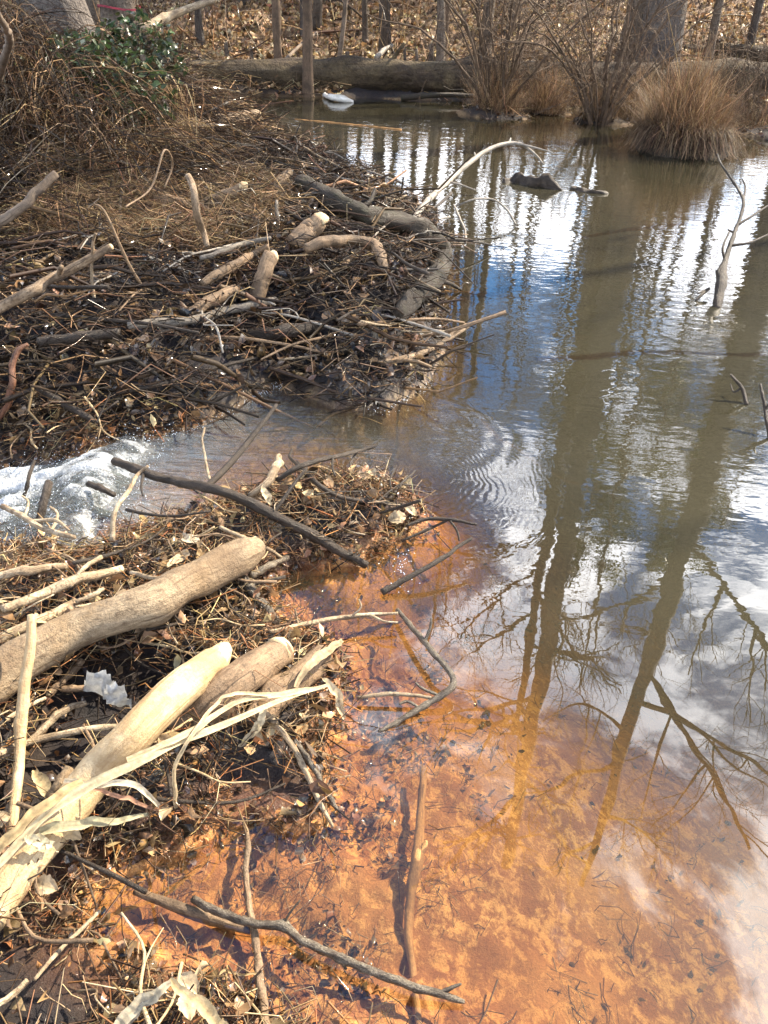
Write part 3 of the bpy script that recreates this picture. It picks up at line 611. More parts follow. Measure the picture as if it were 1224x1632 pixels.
def tree_meshes(seed, h, r, first=.4, n=16, maxl=2, lean=(0, 0), mat=None, sides=12, evergreen=False, wob=.05, limbL=.28, taper=.75):
    rs = np.random.default_rng(seed)
    K = 14; z = np.linspace(-.3, h, K)
    x = lean[0]*z+np.cumsum(rs.normal(size=K))*wob*h/20; y = lean[1]*z+np.cumsum(rs.normal(size=K))*wob*h/20
    x -= x[0]; y -= y[0]
    P = spline(np.stack([x, y, z], -1), 40); R = r*(1-taper*np.linspace(0, 1, 40)**1.2); R[:3] *= [1.5, 1.25, 1.1]
    T = Mesh(); T.tube(P, R, sides=sides, rough=.10, seed=seed)
    C = Mesh(); lp = [] if evergreen else None
    for k in range(n):
        f = first+(1-first)*(k+.5*rs.random())/n; i = int(f*39)
        a = rs.random()*6.28; el = .25+.5*rs.random() if not evergreen else rs.uniform(-.1, .3)
        d = np.array([math.cos(a)*math.cos(el), math.sin(a)*math.cos(el), math.sin(el)])
        Lb = h*limbL*(1.15-f*.8)*rs.uniform(.6, 1.2)
        branch(C, P[i], d, Lb, R[i]*.42, 0, rs, maxl, 6, .15 if not evergreen else .02, .6, lp)
    mats = mat or M_trunk
    out = [T.data('trunk', mats), C.data('limbs', M_limb)]
    if evergreen:
        lp = np.array(lp); m = 9; Q = np.repeat(lp, m, 0)+rs.normal(size=(len(lp)*m, 3))*.20
        D = rs.normal(size=(len(Q), 3)); D[:, 2] = np.abs(D[:, 2]); D /= np.linalg.norm(D, axis=1)[:, None]
        side = np.cross(D, rs.normal(size=D.shape)); side /= np.linalg.norm(side, axis=1)[:, None]
        t = np.linspace(0, 1, 2); Pp = Q[:, None]+D[:, None]*(t*.30)[None, :, None]
        V, F, k = ribbons(Pp, np.full((len(Q), 2), .07)*[1, .3], side)
        out.append(meshdata('needles', V, F, M_leaf, True, {'col': np.repeat(pick([(.05, .075, .028), (.04, .06, .022), (.08, .10, .035)], len(Q), .2, rs), k, 0)}))
    return out
def plant_tree(name, meshes, loc, rz=0, sc=1, label=None, cat='tree', group=None):
    e = empty(name, loc); e.rotation_euler = (0, 0, rz); e.scale = (sc, sc, sc)
    for me in meshes: obj(me.name.split('.')[0], me, e)
    tag(e, label, cat, group); return e
def gz(px, py_or_y, Y):
    """ground point seen in column px (at picture height py) at the distance Y"""
    p, _ = along(px, py_or_y, Y); return p[0], Y, place(p[0], Y)
GT = 'bare winter trees on the far hillside'
# the ones the photograph shows or mirrors
t = plant_tree('tree', tree_meshes(11, 25, .36, .55, 16, 2, (.0, 0), M_tgrey, 24, wob=.02, taper=.5), gz(1050, 60, 19.4), 0, 1, 'large grey trunked tree behind the fallen log, pressed against a darker trunk')
t = plant_tree('tree', tree_meshes(12, 19, .30, .6, 9, 2, (-.005, 0), M_trunk, 18, wob=.02), gz(1016, 60, 20.2), 1, 1, 'dark brown trunked tree pressed against the left of a large grey trunk')
t = plant_tree('tree', tree_meshes(13, 20, .29, .42, 11, 3, (0, 0), M_tgrey, 18, wob=.03, taper=.7), gz(1292, 150, 15.2), 2, 1, 'tree whose wide reflection crosses the right edge of the pond')
t = plant_tree('tree', tree_meshes(14, 17, .085, .4, 14, 2, (.02, 0), M_trunk), gz(1136, 60, 20), .3, 1, 'slim dark tree right of the large grey trunk')
t = plant_tree('tree', tree_meshes(15, 11, .25, .5, 12, 2, (-.30, .02), M_tgrey, 20), gz(158, 130, 8.0), .0, 1, 'thick leaning grey tree above the vine thicket on the left bank')
t = plant_tree('tree', tree_meshes(16, 15, .26, .5, 12, 2, (-.03, 0), M_trunk, 16), gz(196, 70, 14.5), .5, 1, 'dark trunk with a dull red ribbon just right of the thick leaning tree')
RIB = t
t = plant_tree('tree', tree_meshes(17, 18, .42, .5, 14, 2, (.0, 0), M_trunk, 16), gz(398, 48, 27), .8, 1, 'broad dark tree trunk on the leafy slope behind the slim poles')
t = plant_tree('tree', tree_meshes(18, 9, .078, .6, 7, 2, (-.03, .02), M_shrub, 10, wob=.02), gz(446, 118, 16.9), .1, 1, 'slim straight brown pole tree, left of the pair by the fallen log')
t = plant_tree('tree', tree_meshes(19, 10, .085, .6, 7, 2, (-.015, .02), M_shrub, 10, wob=.02), gz(491, 126, 15.5), .2, 1, 'slim brown pole tree in front of the fallen log, right of its pair')
t = plant_tree('tree', tree_meshes(20, 8, .045, .3, 14, 2, (.03, .0), M_limb, 8, wob=.12), gz(533, 108, 17.6), .2, 1, 'thin crooked dark sapling behind the fallen log near the white driftwood')
t = plant_tree('tree', tree_meshes(21, 12, .055, .3, 14, 2, (.0, .0), M_limb, 8, wob=.08), gz(600, 70, 23), .2, 1, 'thin dark tree standing mid slope left of the arching shrubs')
t = plant_tree('tree', tree_meshes(22, 13, .08, .3, 16, 2, (.0, .0), M_shrub, 8, wob=.06), gz(706, 95, 19.4), 1.2, 1, 'slim tree behind the log just left of the arching shrub')
t = plant_tree('tree', tree_meshes(23, 16, .12, .35, 18, 2, (.01, 0), M_trunk), gz(772, 95, 20.5), 2.2, 1, 'slender tree hidden behind the stems of the left arching shrub')
t = plant_tree('tree', tree_meshes(24, 15, .10, .35, 18, 2, (-.01, 0), M_trunk), gz(809, 95, 22.0), .4, 1, 'slender tree rising behind the crown of the left arching shrub')
# shared bare trees for the rest of the wood
VAR = [tree_meshes(31+k, [15, 17, 13, 18, 12, 16][k], [.12, .17, .09, .22, .07, .14][k], .3, [18, 18, 15, 18, 14, 18][k], 2, mat=[M_trunk, M_tgrey][k % 2], sides=8, wob=.09) for k in range(6)]
rs = np.random.default_rng(5)
spots = [(20+14*rs.random(), rs.uniform(-16, 20)) for _ in range(26)]+[(34+24*rs.random(), rs.uniform(-32, 38)) for _ in range(62)]
spots += [(a_, a_*b_) for a_, b_ in zip(rs.uniform(17.6, 32, 34), rs.uniform(-.42, .48, 34))]
spots += [(rs.uniform(3, 16), rs.uniform(11.5, 19)) for _ in range(9)]
q = 0
for (y, x) in spots:
    if y > 16.8 and y < 45 and (abs(x/y-.25) < .045 or (.08 < x/y < .42 and rs.random() < .55)): continue
    m = VAR[q % 6]; q += 1
    if y < 18.5 and x > 9: lab, grp = 'bare tree on the right bank beyond the frame whose branches mirror in the pond', 'bare trees on the right bank'
    elif y < 34: lab, grp = 'slender bare tree low on the leaf covered hillside beyond the fallen log', 'bare trees low on the hillside'
    else: lab, grp = 'distant bare tree high up the leaf covered hillside', 'distant bare trees high on the hillside'
    w_, seen = where((x, y, place(x, y)), 'bank')
    l2 = ('slender bare tree ' if y < 34 else 'distant bare tree ')+w_
    if seen and l2 not in USED: USED.add(l2); lab = l2
    plant_tree('bare_tree', m, (x, y, place(x, y)), rs.random()*6.28, rs.uniform(.8, 1.25) if y > 33 or q % 2 else rs.uniform(.28, .6), lab, 'tree', grp)
PINE = tree_meshes(51, 20, .22, .42, 30, 1, mat=M_trunk, evergreen=True, limbL=.2, sides=10)
for (x, y, s_, lab) in [(9.3, 33, .95, 'tall pine whose dark crown mirrors in the middle of the pond'), (15.5, 38, 1.05, 'tall pine to the right of the other pines on the hillside'), (-3.5, 44, 1.0, 'tall pine high on the hillside at the left')]:
    plant_tree('pine_tree', PINE, (x, y, place(x, y)), x, s_, lab, 'pine tree')
# pink ribbon on its trunk
x, y, z = gz(200, 30, 14.2); p, w = along(205, 14, 14.15)
Mr = Mesh(); a = np.linspace(0, 6.28, 24); Pr = np.stack([RIB.location[0]+.31*np.cos(a), RIB.location[1]+.31*np.sin(a), p[2]+.02*np.sin(a*2)], -1)
V, F, k = ribbons(Pr[None], np.full((1, 24), .028), np.array([[0, 0, 1.]]))
rib = obj('marking_ribbon', meshdata('marking_ribbon', V, F, M_dry, True, {'col': np.full((len(V), 3), (.30, .05, .07))}))
tag(rib, 'dull red marking ribbon tied round the dark trunk at top left', 'ribbon')

# ------------------------------------------------------------------ far bank: fallen leaves, dead wood
def litter_mesh(name, C, Ls, Nr, pal, mat, var=.3, curl=.5, width=1, r=rng):
    V, Q, T = leaves(C, Ls, Nr, r, width, curl)
    return meshdata(name, V, [Q, T], mat, False, {'col': np.repeat(pick(pal, len(C), var, r), 8, 0)})
def scatter_land(n, x0, x1, y0, y1, cond, r=rng):
    x = r.uniform(x0, x1, n); y = r.uniform(y0, y1, n); s = sdist(x, y); k = cond(x, y, s); x, y, s = x[k], y[k], s[k]
    return x, y, H(x, y, s), s
r = np.random.default_rng(21)
yy = 16.5+r.random(70000)**1.6*22; xx = (r.uniform(-.62, .72, 70000))*yy; ss = sdist(xx, yy); k = ss > .05; xx, yy, ss = xx[k], yy[k], ss[k]
zz = H(xx, yy, ss); Nn = r.normal(size=(len(xx), 3))*.55+[0, 0, 1]
tag(obj('fallen_leaves', litter_mesh('fallen_leaves', np.stack([xx, yy, zz+.02+.03*r.random(len(xx))], -1), r.uniform(.04, .10, len(xx))*(1+yy/50), Nn, TANS+BROWNS[:3]+TANS, M_litter, .35, .8, 1.3, r)), 'tan fallen leaves carpeting the hillside beyond the pond', kind='stuff')
# the great fallen log along the far shore
def log_tube(pts, n=60, sides=20, rough=.08, seed=0, knots=0):
    P = np.array([p[:3] for p in pts]); R = np.array([p[3] for p in pts]); S = spline(np.c_[P, R], n); return S[:, :3], S[:, 3]
p0 = along(262, 132, 15.4)[0]; p1 = along(760, 138, 16.8)[0]; p2 = along(1300, 128, 18.2)[0]
P, R = log_tube([(p0[0], 15.4, .24, .20), ((p0[0]+p1[0])/2, 16.1, .27, .24), (p1[0], 16.75, .29, .27), ((p1[0]+p2[0])/2, 17.6, .34, .30), (p2[0], 18.2, .42, .34)], 90)
e = empty('fallen_log', P[0]); M = Mesh(); M.tube(P, R, sides=26, rough=.10, seed=4, knots=10); obj('trunk', M.data('trunk', M_farlog, P[0]), e)
for (f, a, l) in [(.32, 1.3, .5), (.55, 2.0, .35), (.74, .9, .6)]:
    i = int(f*89); M = Mesh(); q = P[i]; d = np.array([.3, -math.cos(a), math.sin(a)]); M.tube(spline(np.array([q, q+d*l*.6, q+d*l+[.1, 0, .05]]), 8), np.linspace(.05, .02, 8), sides=8, rough=.2, seed=i)
    obj('branch_stub', M.data('branch_stub', M_farlog, P[0]), e)
tag(e, 'long old fallen log lying along the far shore of the pond', 'log')
def far_log(pa, pb, Y0, Y1, w, label, mat=M_farlog, z0=None, z1=None, name='fallen_log', rough=.12, seed=1):
    a, ta = along(*pa, Y0); b, tb = along(*pb, Y1)
    if z0 is not None: a[2] = z0
    if z1 is not None: b[2] = z1
    P = spline(np.array([a, (a+b)/2+[0, 0, .03], b]), 24); M = Mesh(); M.tube(P, np.linspace(w[0], w[1], 24), sides=12, rough=rough, seed=seed, knots=3)
    return tag(obj(name, M.data(name, mat, a), None, a), label, 'log' if w[0] > .06 else 'branch')
far_log((1090, 84), (1290, 98), 21.5, 20.5, (.16, .22), 'second fallen log lying just behind the right end of the long log')
far_log((285, 92), (345, 118), 18.2, 17.2, (.07, .09), 'short rotting log angled behind the left end of the long fallen log')
far_log((350, 72), (420, 60), 21.8, 22.8, (.10, .06), 'rotten fallen log beside the broad dark trunk', seed=5)
far_log((410, 118), (470, 98), 17.2, 17.8, (.035, .02), 'pale bare branch propped on the long log between the slim poles', M_silver, name='dead_branch')
far_log((225, 48), (342, 0), 13.5, 15.0, (.075, .04), 'pale fallen trunk slanting up at the top left behind the vines', M_bone, name='dead_branch')
far_log((0, 52), (60, 96), 14.0, 12.5, (.04, .05), 'leaning pale pole at the top left corner', M_bone, name='dead_branch')
far_log((452, 98), (505, 52), 17.5, 20, (.035, .025), 'thin dark branch slanting behind the slim pole trees', M_limb, name='dead_branch')
far_log((600, 92), (625, 72), 17.8, 18.6, (.05, .03), 'grey sun bleached stump leaning on the slope left of the shrubs', M_silver, name='dead_branch')
far_log((640, 150), (756, 142), 15.6, 15.9, (.05, .035), 'thin half sunken branch in front of the long fallen log', M_mossy, .04, .10, name='dead_branch')
for k, (px, pb, pt, Y, w) in enumerate([(362, 118, 68, 17.0, .04), (400, 116, 78, 17.3, .035), (287, 118, 80, 17.4, .04), (555, 108, 82, 17.9, .045), (566, 108, 92, 18.0, .05), (628, 108, 84, 18.2, .04), (646, 110, 72, 18.2, .03), (664, 112, 78, 18.4, .035), (686, 108, 70, 18.6, .05)]):
    b, tb = along(px, pb, Y); tpt, _ = along(px+(k % 3-1)*2, pt, Y); b[2] = place(b[0], Y)-.05
    M = Mesh(); P = spline(np.array([b, (b+tpt)/2+[.01, 0, 0], tpt]), 10); M.tube(P, np.linspace(w*1.25, w*.85, 10), sides=9, rough=.15, seed=k)
    tag(obj('snag', M.data('snag', M_trunk, b), None, b), ['short snag left of the broad dark trunk behind the long log', 'short snag right under the broad dark trunk', 'short leftmost snag behind the left end of the long log', 'left of two close snags right of the crooked sapling', 'right of two close snags right of the crooked sapling', 'stubby snag behind the log below the mid slope tree', 'tallest thin snag just left of the arching shrub', 'thin snag touching the left side of the arching shrub', 'thick rightmost snag, nearly hidden by the arching shrub'][k], 'stump', 'snags standing behind the fallen log')
# a thicket of thin stems on the slope
def stem_field(n, xr, yr, hr, wr, r, lean=.25, pal=BROWNS, cond=None):
    y = r.uniform(*yr, n); x = r.uniform(*xr, n)*y; s = sdist(x, y); k = s > .02
    if cond: k &= cond(x, y)
    x, y, s = x[k], y[k], s[k]; z = H(x, y, s); n = len(x); h = r.uniform(*hr, n)
    D = r.normal(size=(n, 3))*lean+[0, 0, 1]; D /= np.linalg.norm(D, axis=1)[:, None]
    V, F, k = twigs(np.stack([x, y, z], -1)+D*(h/2)[:, None]-.03, D, h, r.uniform(*wr, n), .12, 5, 3, r, .7)
    return meshdata('stems', V, F, M_litter, True, {'col': np.repeat(pick(pal, n, .3, r), k, 0)})
r = np.random.default_rng(77)
tag(obj('brushwood', stem_field(2200, (-.6, .7), (16.8, 36), (.3, 2.2), (.008, .03), r, .3, BROWNS+TANS[:3])), 'thin dead stems and brush standing among the hillside leaves', kind='stuff')
x = r.uniform(-.6, .7, 700); y = r.uniform(17, 34, 700); x = x*y; z = H(x, y); D = r.normal(size=(700, 3))*[1, .7, .12]; D /= np.linalg.norm(D, axis=1)[:, None]
V, F, k = twigs(np.stack([x, y, z+.06], -1), D, r.uniform(.4, 2.8, 700), r.uniform(.015, .06, 700), .08, 5, 4, r)
tag(obj('dead_branches', meshdata('dead_branches', V, F, M_litter, True, {'col': np.repeat(pick(TANS[:4]+BROWNS, 700, .3, r), k, 0)})), 'fallen dead branches strewn over the hillside leaves', kind='stuff')

# ------------------------------------------------------------------ arching shrubs and the grass hummock
def shrub(name, px, py, n, seed, label, hmax=3.2, spread=.55, w=.022):
    rs = np.random.default_rng(seed); base, t = at(px, py, .05); e = empty(name, base)
    for k in range(n):
        M = Mesh(); Tw = Mesh()
        a = rs.random()*6.28; rr = rs.random()*.16; b = base+[math.cos(a)*rr, math.sin(a)*rr, -.1]
        h = hmax*rs.uniform(.4, 1); s_ = spread*rs.uniform(.2, 1.4); bend = rs.uniform(.1, .9)
        dx, dy = math.cos(a)*s_, math.sin(a)*s_*.6
        pts = np.array([b, b+[dx*.25*h, dy*.25*h, h*.4], b+[dx*.7*h, dy*.7*h, h*.8], b+[dx*h*(1+bend*.5), dy*h*(1+bend*.5), h*(1-.15*bend)]])
        P = spline(pts, 16); P[1:] += np.cumsum(rs.normal(size=(15, 3))*.02, axis=0); w_ = w*rs.uniform(.4, 1.4)
        M.tube(P, np.linspace(w_, w_*.25, 16), sides=6, cap=False, rough=.15, seed=k)
        for j in range(12):
            i = rs.integers(3, 15); d = P[i+1]-P[i-1] if i < 15 else P[i]-P[i-1]; d /= np.linalg.norm(d); d = d*.5+rs.normal(size=3)*.5; d /= np.linalg.norm(d)
            L_ = rs.uniform(.2, .9)*hmax/3; q = spline(np.array([P[i], P[i]+d*L_*.5+rs.normal(size=3)*.03, P[i]+d*L_+[0, 0, -.1*L_]+rs.normal(size=3)*.08]), 6)
            Tw.tube(q, np.linspace(.006, .003, 6), sides=3, cap=False)
            for _ in range(3):
                d2 = d+rs.normal(size=3)*.7; d2 /= np.linalg.norm(d2); i2 = rs.integers(1, 5); Tw.tube(np.array([q[i2], q[i2]+d2*.13, q[i2]+d2*.3*rs.uniform(.5, 1.3)]), [.004, .003, .002], sides=3, cap=False)
        st = obj('stem', M.data('stem', M_shrub, base), e); obj('twigs', Tw.data('twigs', M_shrub, base), st)
    tag(e, label, 'shrub'); return e
shrub('shrub', 795, 178, 20, 1, 'bare multi stemmed shrub arching from the water, left of the two big ones', 3.0, .85, .024)
shrub('shrub', 955, 192, 20, 2, 'bare dark based shrub rising from the water left of the grass hummock', 2.8, .8, .024)
shrub('shrub', 860, 168, 8, 3, 'thin wispy shrub standing between the two arching shrubs', 1.8, .5, .012)
shrub('shrub', 1180, 190, 9, 4, 'low arching shrub on the right shore behind the hummock', 1.8, 1.0, .012)
shrub('shrub', 690, 95, 8, 5, 'sparse shrub on the slope behind the long log left of centre', 2.2, .5, .014)
shrub('shrub', 1000, 140, 12, 6, 'twiggy shrub in front of the large twin trunks', 1.5, .9, .010)
def drape(n, px, py, rx, h, seed, lean=1, w=(.004, .009), base=None, top=.0, fall=1.0):
    """dry grass blades that rise from a clump and fall outwards"""
    r = np.random.default_rng(seed); b = at(px, py, .02)[0] if base is None else np.array(base)
    a = r.random(n)*6.283; q = np.sqrt(r.random(n))*rx; K = 6; t = np.linspace(0, 1, K)
    L = h*r.uniform(.35, 1.1, n)*(1.12-.62*q/rx); out = r.uniform(-.4, .9, n)*lean
    a2 = a+r.normal(size=n)*.7
    x = b[0]+np.cos(a)*q; y = b[1]+np.sin(a)*q
    P = np.zeros((n, K, 3)); P[:, :, 0] = x[:, None]+np.cos(a2)[:, None]*out[:, None]*L[:, None]*(t**1.6)[None]; P[:, :, 1] = y[:, None]+np.sin(a2)[:, None]*out[:, None]*L[:, None]*(t**1.6)[None]
    P[:, :, 2] = b[2]+top*(1-q/rx)[:, None]+L[:, None]*(t[None]*(1-.55*fall*(out[:, None]*t[None])**1.0)); P += np.cumsum(r.normal(size=P.shape)*.075, axis=1)*t[None, :, None]
    wd = np.stack([np.cos(a+1.57), np.sin(a+1.57), 0*a], -1)
    V, F, k = ribbons(P, r.uniform(*w, n)[:, None]*(1-.7*t)[None], wd)
    return V, F, k
TAWNY = [(.19, .12, .068), (.26, .165, .095), (.13, .08, .045), (.34, .235, .135), (.16, .095, .055)]
def tussock(px, py, seed, n, rx, h, label, mound=None, lean=1, cat='grass tussock'):
    b = at(px, py, .02)[0]; e = empty('grass_tussock', b)
    V, F, k = drape(n, px, py, rx, h, seed, lean)
    obj('blades', meshdata('blades', V-b, F, M_dry, True, {'col': np.repeat(pick(TAWNY+DARKS[3:]+TANS[3:4], n, .35, np.random.default_rng(seed)), k, 0)}), e)
    if mound:
        th = np.linspace(0, 6.283, 40, endpoint=False); ph = np.linspace(0, 1, 14); T_, P_ = np.meshgrid(th, ph)
        rr = mound[0]*np.sin(P_*1.57)*(1+.12*vnoise(np.cos(T_)*2, np.sin(T_)*2+P_*3, seed)); zz = mound[1]*np.cos(P_*1.57)-.06
        V = np.stack([rr*np.cos(T_), rr*np.sin(T_), zz+.02*fbm(T_*3, P_*6)], -1).reshape(-1, 3); i = np.arange(13)[:, None]*40; j = np.arange(40)[None]; j2 = (j+1) % 40
        obj('root_mound', meshdata('root_mound', V, np.stack([i+j, i+40+j, i+40+j2, i+j2], -1).reshape(-1, 4), M_mossy, True, {'bark': V}), e)
    if mound:
        r = np.random.default_rng(seed+50); m = 2600; a = r.random(m)*6.283; K = 6; t = np.linspace(0, 1, K); P = np.zeros((m, K, 3)); r0 = r.uniform(.15, .5, m); L = r.uniform(.2, .55, m)
        rr = r0[:, None]+L[:, None]*t*.75; P[:, :, 0] = np.cos(a)[:, None]*rr; P[:, :, 1] = np.sin(a)[:, None]*rr; P[:, :, 2] = np.maximum((.36-r0*.25)[:, None]+.10*np.sin(t*3)[None]-L[:, None]*.8*t**2, .0)+.01
        P += r.normal(size=P.shape)*.015; V, F, k = ribbons(P, r.uniform(.004, .01, m)[:, None]*(1-.6*t)[None], np.stack([-np.sin(a), np.cos(a), 0*a], -1))
        obj('drooping_blades', meshdata('drooping_blades', V, F, M_dry, True, {'col': np.repeat(pick(TAWNY+DARKS, m, .25, r), k, 0)}), e)
    tag(e, label, cat); return e
tussock(1084, 238, 5, 7000, .46, 1.05, 'tall brown grass covered hummock rising from the water at right', (.60, .22), .9)
tussock(1010, 188, 6, 2600, .40, .75, 'tawny dry grass clump spilling between the dark stemmed shrub and the hummock', None, .9)
tussock(870, 178, 7, 1200, .35, .65, 'thin curtain of dry grass hanging beside the two shrubs', None, .5)
tussock(790, 180, 8, 1500, .40, .8, 'dry grass standing round the stems of the left arching shrub', None, .5)
tussock(955, 192, 9, 900, .28, .6, 'dry grass round the wet base of the right arching shrub', None, .6)
tussock(1210, 205, 10, 1600, .5, .4, 'low matted dry grass on the right shore at the edge of the frame', None, 1.3)
tussock(905, 165, 12, 900, .3, .8, 'fringe of dry grass in front of the long log between the shrubs', None, .5)

# ------------------------------------------------------------------ dam: single logs, branches and sticks
def surf(x, y): return np.maximum(H(x, y), level(x, y))
def hit(px, py, off=0.0):
    d = cf+(px-612)/FPX*cr+(816-py)/FPX*cu
    t1 = (-.4-CAMH)/d[2] if d[2] < -.03 else 60; t = np.linspace(.6, min(t1, 60), 700)
    Q = np.array([0, 0, CAMH])+d[None]*t[:, None]; k = np.argmax(Q[:, 2] < surf(Q[:, 0], Q[:, 1])+off)
    return Q[k], t[k]
def pts3(pts):
    out = []
    for (px, py, off, w) in pts:
        p, t = (hit(px, py, off) if off >= 0 else at(px, py, off)); out.append([*p, w*t/FPX/2])
    return np.array(out)
SEED = [100]
def stick(name, label, cat, pts, mat, twigs_=(), cut=None, rough=.10, knots=2, sides=None, n=None, group=None, jag=.0):
    SEED[0] += 1; sd_ = SEED[0]; Q = pts3(pts); wmax = max(p[3] for p in pts)
    n = n or int(8+5*len(pts)+np.linalg.norm(Q[0, :3]-Q[-1, :3])*18); n = min(n, 70); rough = rough*1.5; sides = sides or (8 if wmax < 12 else 14 if wmax < 30 else 28)
    S = spline(Q, n); P = S[:, :3]; R = np.maximum(S[:, 3], .0012)
    rr = np.random.default_rng(sd_); amp = R.mean()*(.16 if wmax < 20 else .06)
    amp *= 1.5; P = P+np.stack([fbm(np.linspace(0, 6, n)+sd_, np.full(n, k*3.3), 0, 3) for k in range(3)], -1)*amp
    base = P[0].copy(); M = Mesh(); M.tube(P, R, sides=sides, rough=rough, seed=sd_, knots=knots)
    me = M.data(name, mat, base)
    kids = []
    for tw in twigs_:
        T3 = pts3(tw); S2 = spline(T3, 6+4*len(tw)); j = np.argmin(np.linalg.norm(P-S2[0, :3], axis=1))
        w_ = np.exp(-np.linspace(0, 1, len(S2))*4)[:, None]; S2[:, :3] += (P[j]-S2[0, :3])*w_      # starts on the stem
        m2 = Mesh(); m2.tube(S2[:, :3], np.maximum(S2[:, 3], .001), sides=6, rough=.15, seed=sd_+9); kids.append(m2.data('side_twig', mat, base))
    for end in ([cut] if isinstance(cut, str) else (cut or [])):
        i, j = (0, 1) if end == 'start' else (-1, -2); d = P[i]-P[j]; d /= np.linalg.norm(d); r_ = R[i]*.93
        m2 = Mesh(); q = P[i]+d*R[i]*.02
        sh = rr.normal(size=3)*r_*.35; V, F, T, b = tube(np.array([q-d*r_*.5, q+d*r_*.05, q+d*r_*.45+sh*.4, q+d*r_*.7+sh, q+d*r_*.9+sh*1.2]), [r_*1.0, r_*.99, r_*.86, r_*.55, r_*.22], sides=11, rough=.3, seed=sd_); m2.add(V, F, T, b)
        kids.append(m2.data('cut_end', M_endgrain, base, smooth=False))
    if not kids: return tag(obj(name, me, None, base), label, cat, group)
    e = empty(name, base); me.name = 'stem'; obj('stem', me, e)
    for kmesh in kids: obj(kmesh.name.split('.')[0], kmesh, e)
    return tag(e, label, cat, group)

# --- near dam
stick('log', 'big grey brown log reaching in from the left edge, gnawed end toward the outflow', 'log', [(-60, 1100, .05, 70), (60, 1035, .10, 66), (130, 1002, .12, 64), (240, 957, .13, 62), (330, 915, .12, 58), (385, 888, .11, 52), (404, 876, .10, 40)], M_grey, cut='end', rough=.06, knots=5)
stick('debarked_log', 'bright peeled cream coloured log pointing up from the lower left', 'log', [(-30, 1470, .02, 62), (60, 1350, .05, 64), (140, 1248, .10, 64), (215, 1170, .13, 62), (290, 1098, .15, 60), (342, 1060, .15, 54)], M_pale, cut='end', rough=.04, knots=2)
stick('log', 'short brown log lying right against the bright peeled log', 'log', [(285, 1165, .03, 46), (340, 1115, .06, 56), (400, 1072, .08, 56), (448, 1040, .08, 50)], M_brown, cut='end', rough=.08, knots=3)
stick('log', 'dark weathered chunk of log at the edge of the orange shallows', 'log', [(395, 1150, .02, 40), (460, 1095, .04, 44), (515, 1045, .05, 34)], M_brown, rough=.16, knots=3)
stick('stick', 'white barkless stick standing up across the big log at the left edge', 'stick', [(18, 1345, .02, 15), (30, 1220, .10, 17), (38, 1120, .18, 18), (48, 1030, .24, 16), (52, 978, .27, 14)], M_pale, rough=.06)
stick('stick', 'grey stick slanting above the big log at the left', 'stick', [(5, 972, .09, 15), (70, 948, .10, 16), (120, 925, .10, 17), (195, 905, .09, 13)], M_bone)
stick('stick', 'grey stick below its twin, running under the big log at the left edge', 'stick', [(-10, 1025, .05, 17), (60, 990, .06, 17), (120, 960, .05, 15)], M_bone)
stick('branch', 'long dark wet stick with a fork, crossing from the foam to the shallows', 'branch', [(182, 736, .14, 13), (230, 752, .15, 15), (290, 770, .15, 15), (342, 778, .14, 15), (400, 800, .11, 16), (470, 838, .08, 17), (530, 870, .04, 17), (584, 902, .0, 12)], M_dark,
      [[(342, 776, .14, 11), (385, 720, .18, 10), (415, 680, .22, 8), (441, 645, .25, 6)], [(440, 815, .1, 7), (470, 770, .13, 6), (490, 745, .14, 4)], [(230, 752, .15, 6), (225, 775, .15, 4), (228, 790, .14, 3)]], rough=.14)
stick('stick', 'thin tan stick standing by the foam, upper tip bent to the right', 'stick', [(180, 862, .10, 9), (183, 815, .16, 8), (205, 782, .20, 7), (218, 758, .22, 6), (236, 742, .24, 4)], M_bone)
stick('twig', 'very thin upright twig in the outflow beside the long forked stick', 'stick', [(334, 765, .05, 5), (326, 725, .1, 4), (322, 700, .14, 4), (326, 682, .16, 3)], M_bone)
stick('branch', 'pale antler like forked branch at the left edge below the foam', 'branch', [(5, 806, .14, 9), (40, 825, .14, 9), (75, 845, .13, 9), (120, 857, .11, 8)], M_bone,
      [[(60, 835, .14, 7), (90, 830, .16, 6), (110, 845, .14, 4)], [(85, 848, .14, 6), (92, 820, .16, 5), (80, 808, .18, 4)], [(40, 825, .14, 5), (45, 800, .17, 4), (35, 790, .18, 3)]])
stick('stick', 'smooth tan stick lying level at the left edge below the antler branch', 'stick', [(-10, 918, .08, 14), (50, 908, .08, 14), (108, 902, .07, 11)], M_bone)
stick('stick', 'smooth curved tan stick just above the gnawed end of the big log', 'stick', [(208, 912, .08, 7), (250, 922, .09, 8), (290, 918, .09, 8), (320, 908, .08, 6)], M_bone)
stick('stick', 'straight light stick slanting down behind the gnawed log end', 'stick', [(350, 840, .10, 6), (390, 858, .10, 7), (425, 874, .08, 7), (448, 888, .06, 5)], M_bone)
stick('stick', 'black speckled stick below the gnawed end of the big log', 'stick', [(384, 925, .05, 16), (410, 950, .04, 17), (432, 982, .02, 15), (444, 992, .01, 10)], M_spec, rough=.18)
stick('branch', 'thin pale branch with forked tips over the orange shallows', 'branch', [(430, 1008, .05, 7), (480, 996, .05, 8), (540, 985, .05, 8), (590, 980, .05, 7), (634, 977, .05, 4)], M_bone,
      [[(590, 980, .05, 5), (612, 990, .05, 4), (634, 992, .05, 3)], [(560, 983, .05, 4), (575, 968, .08, 3), (572, 955, .1, 2)], [(475, 996, .05, 5), (470, 970, .09, 3)]])
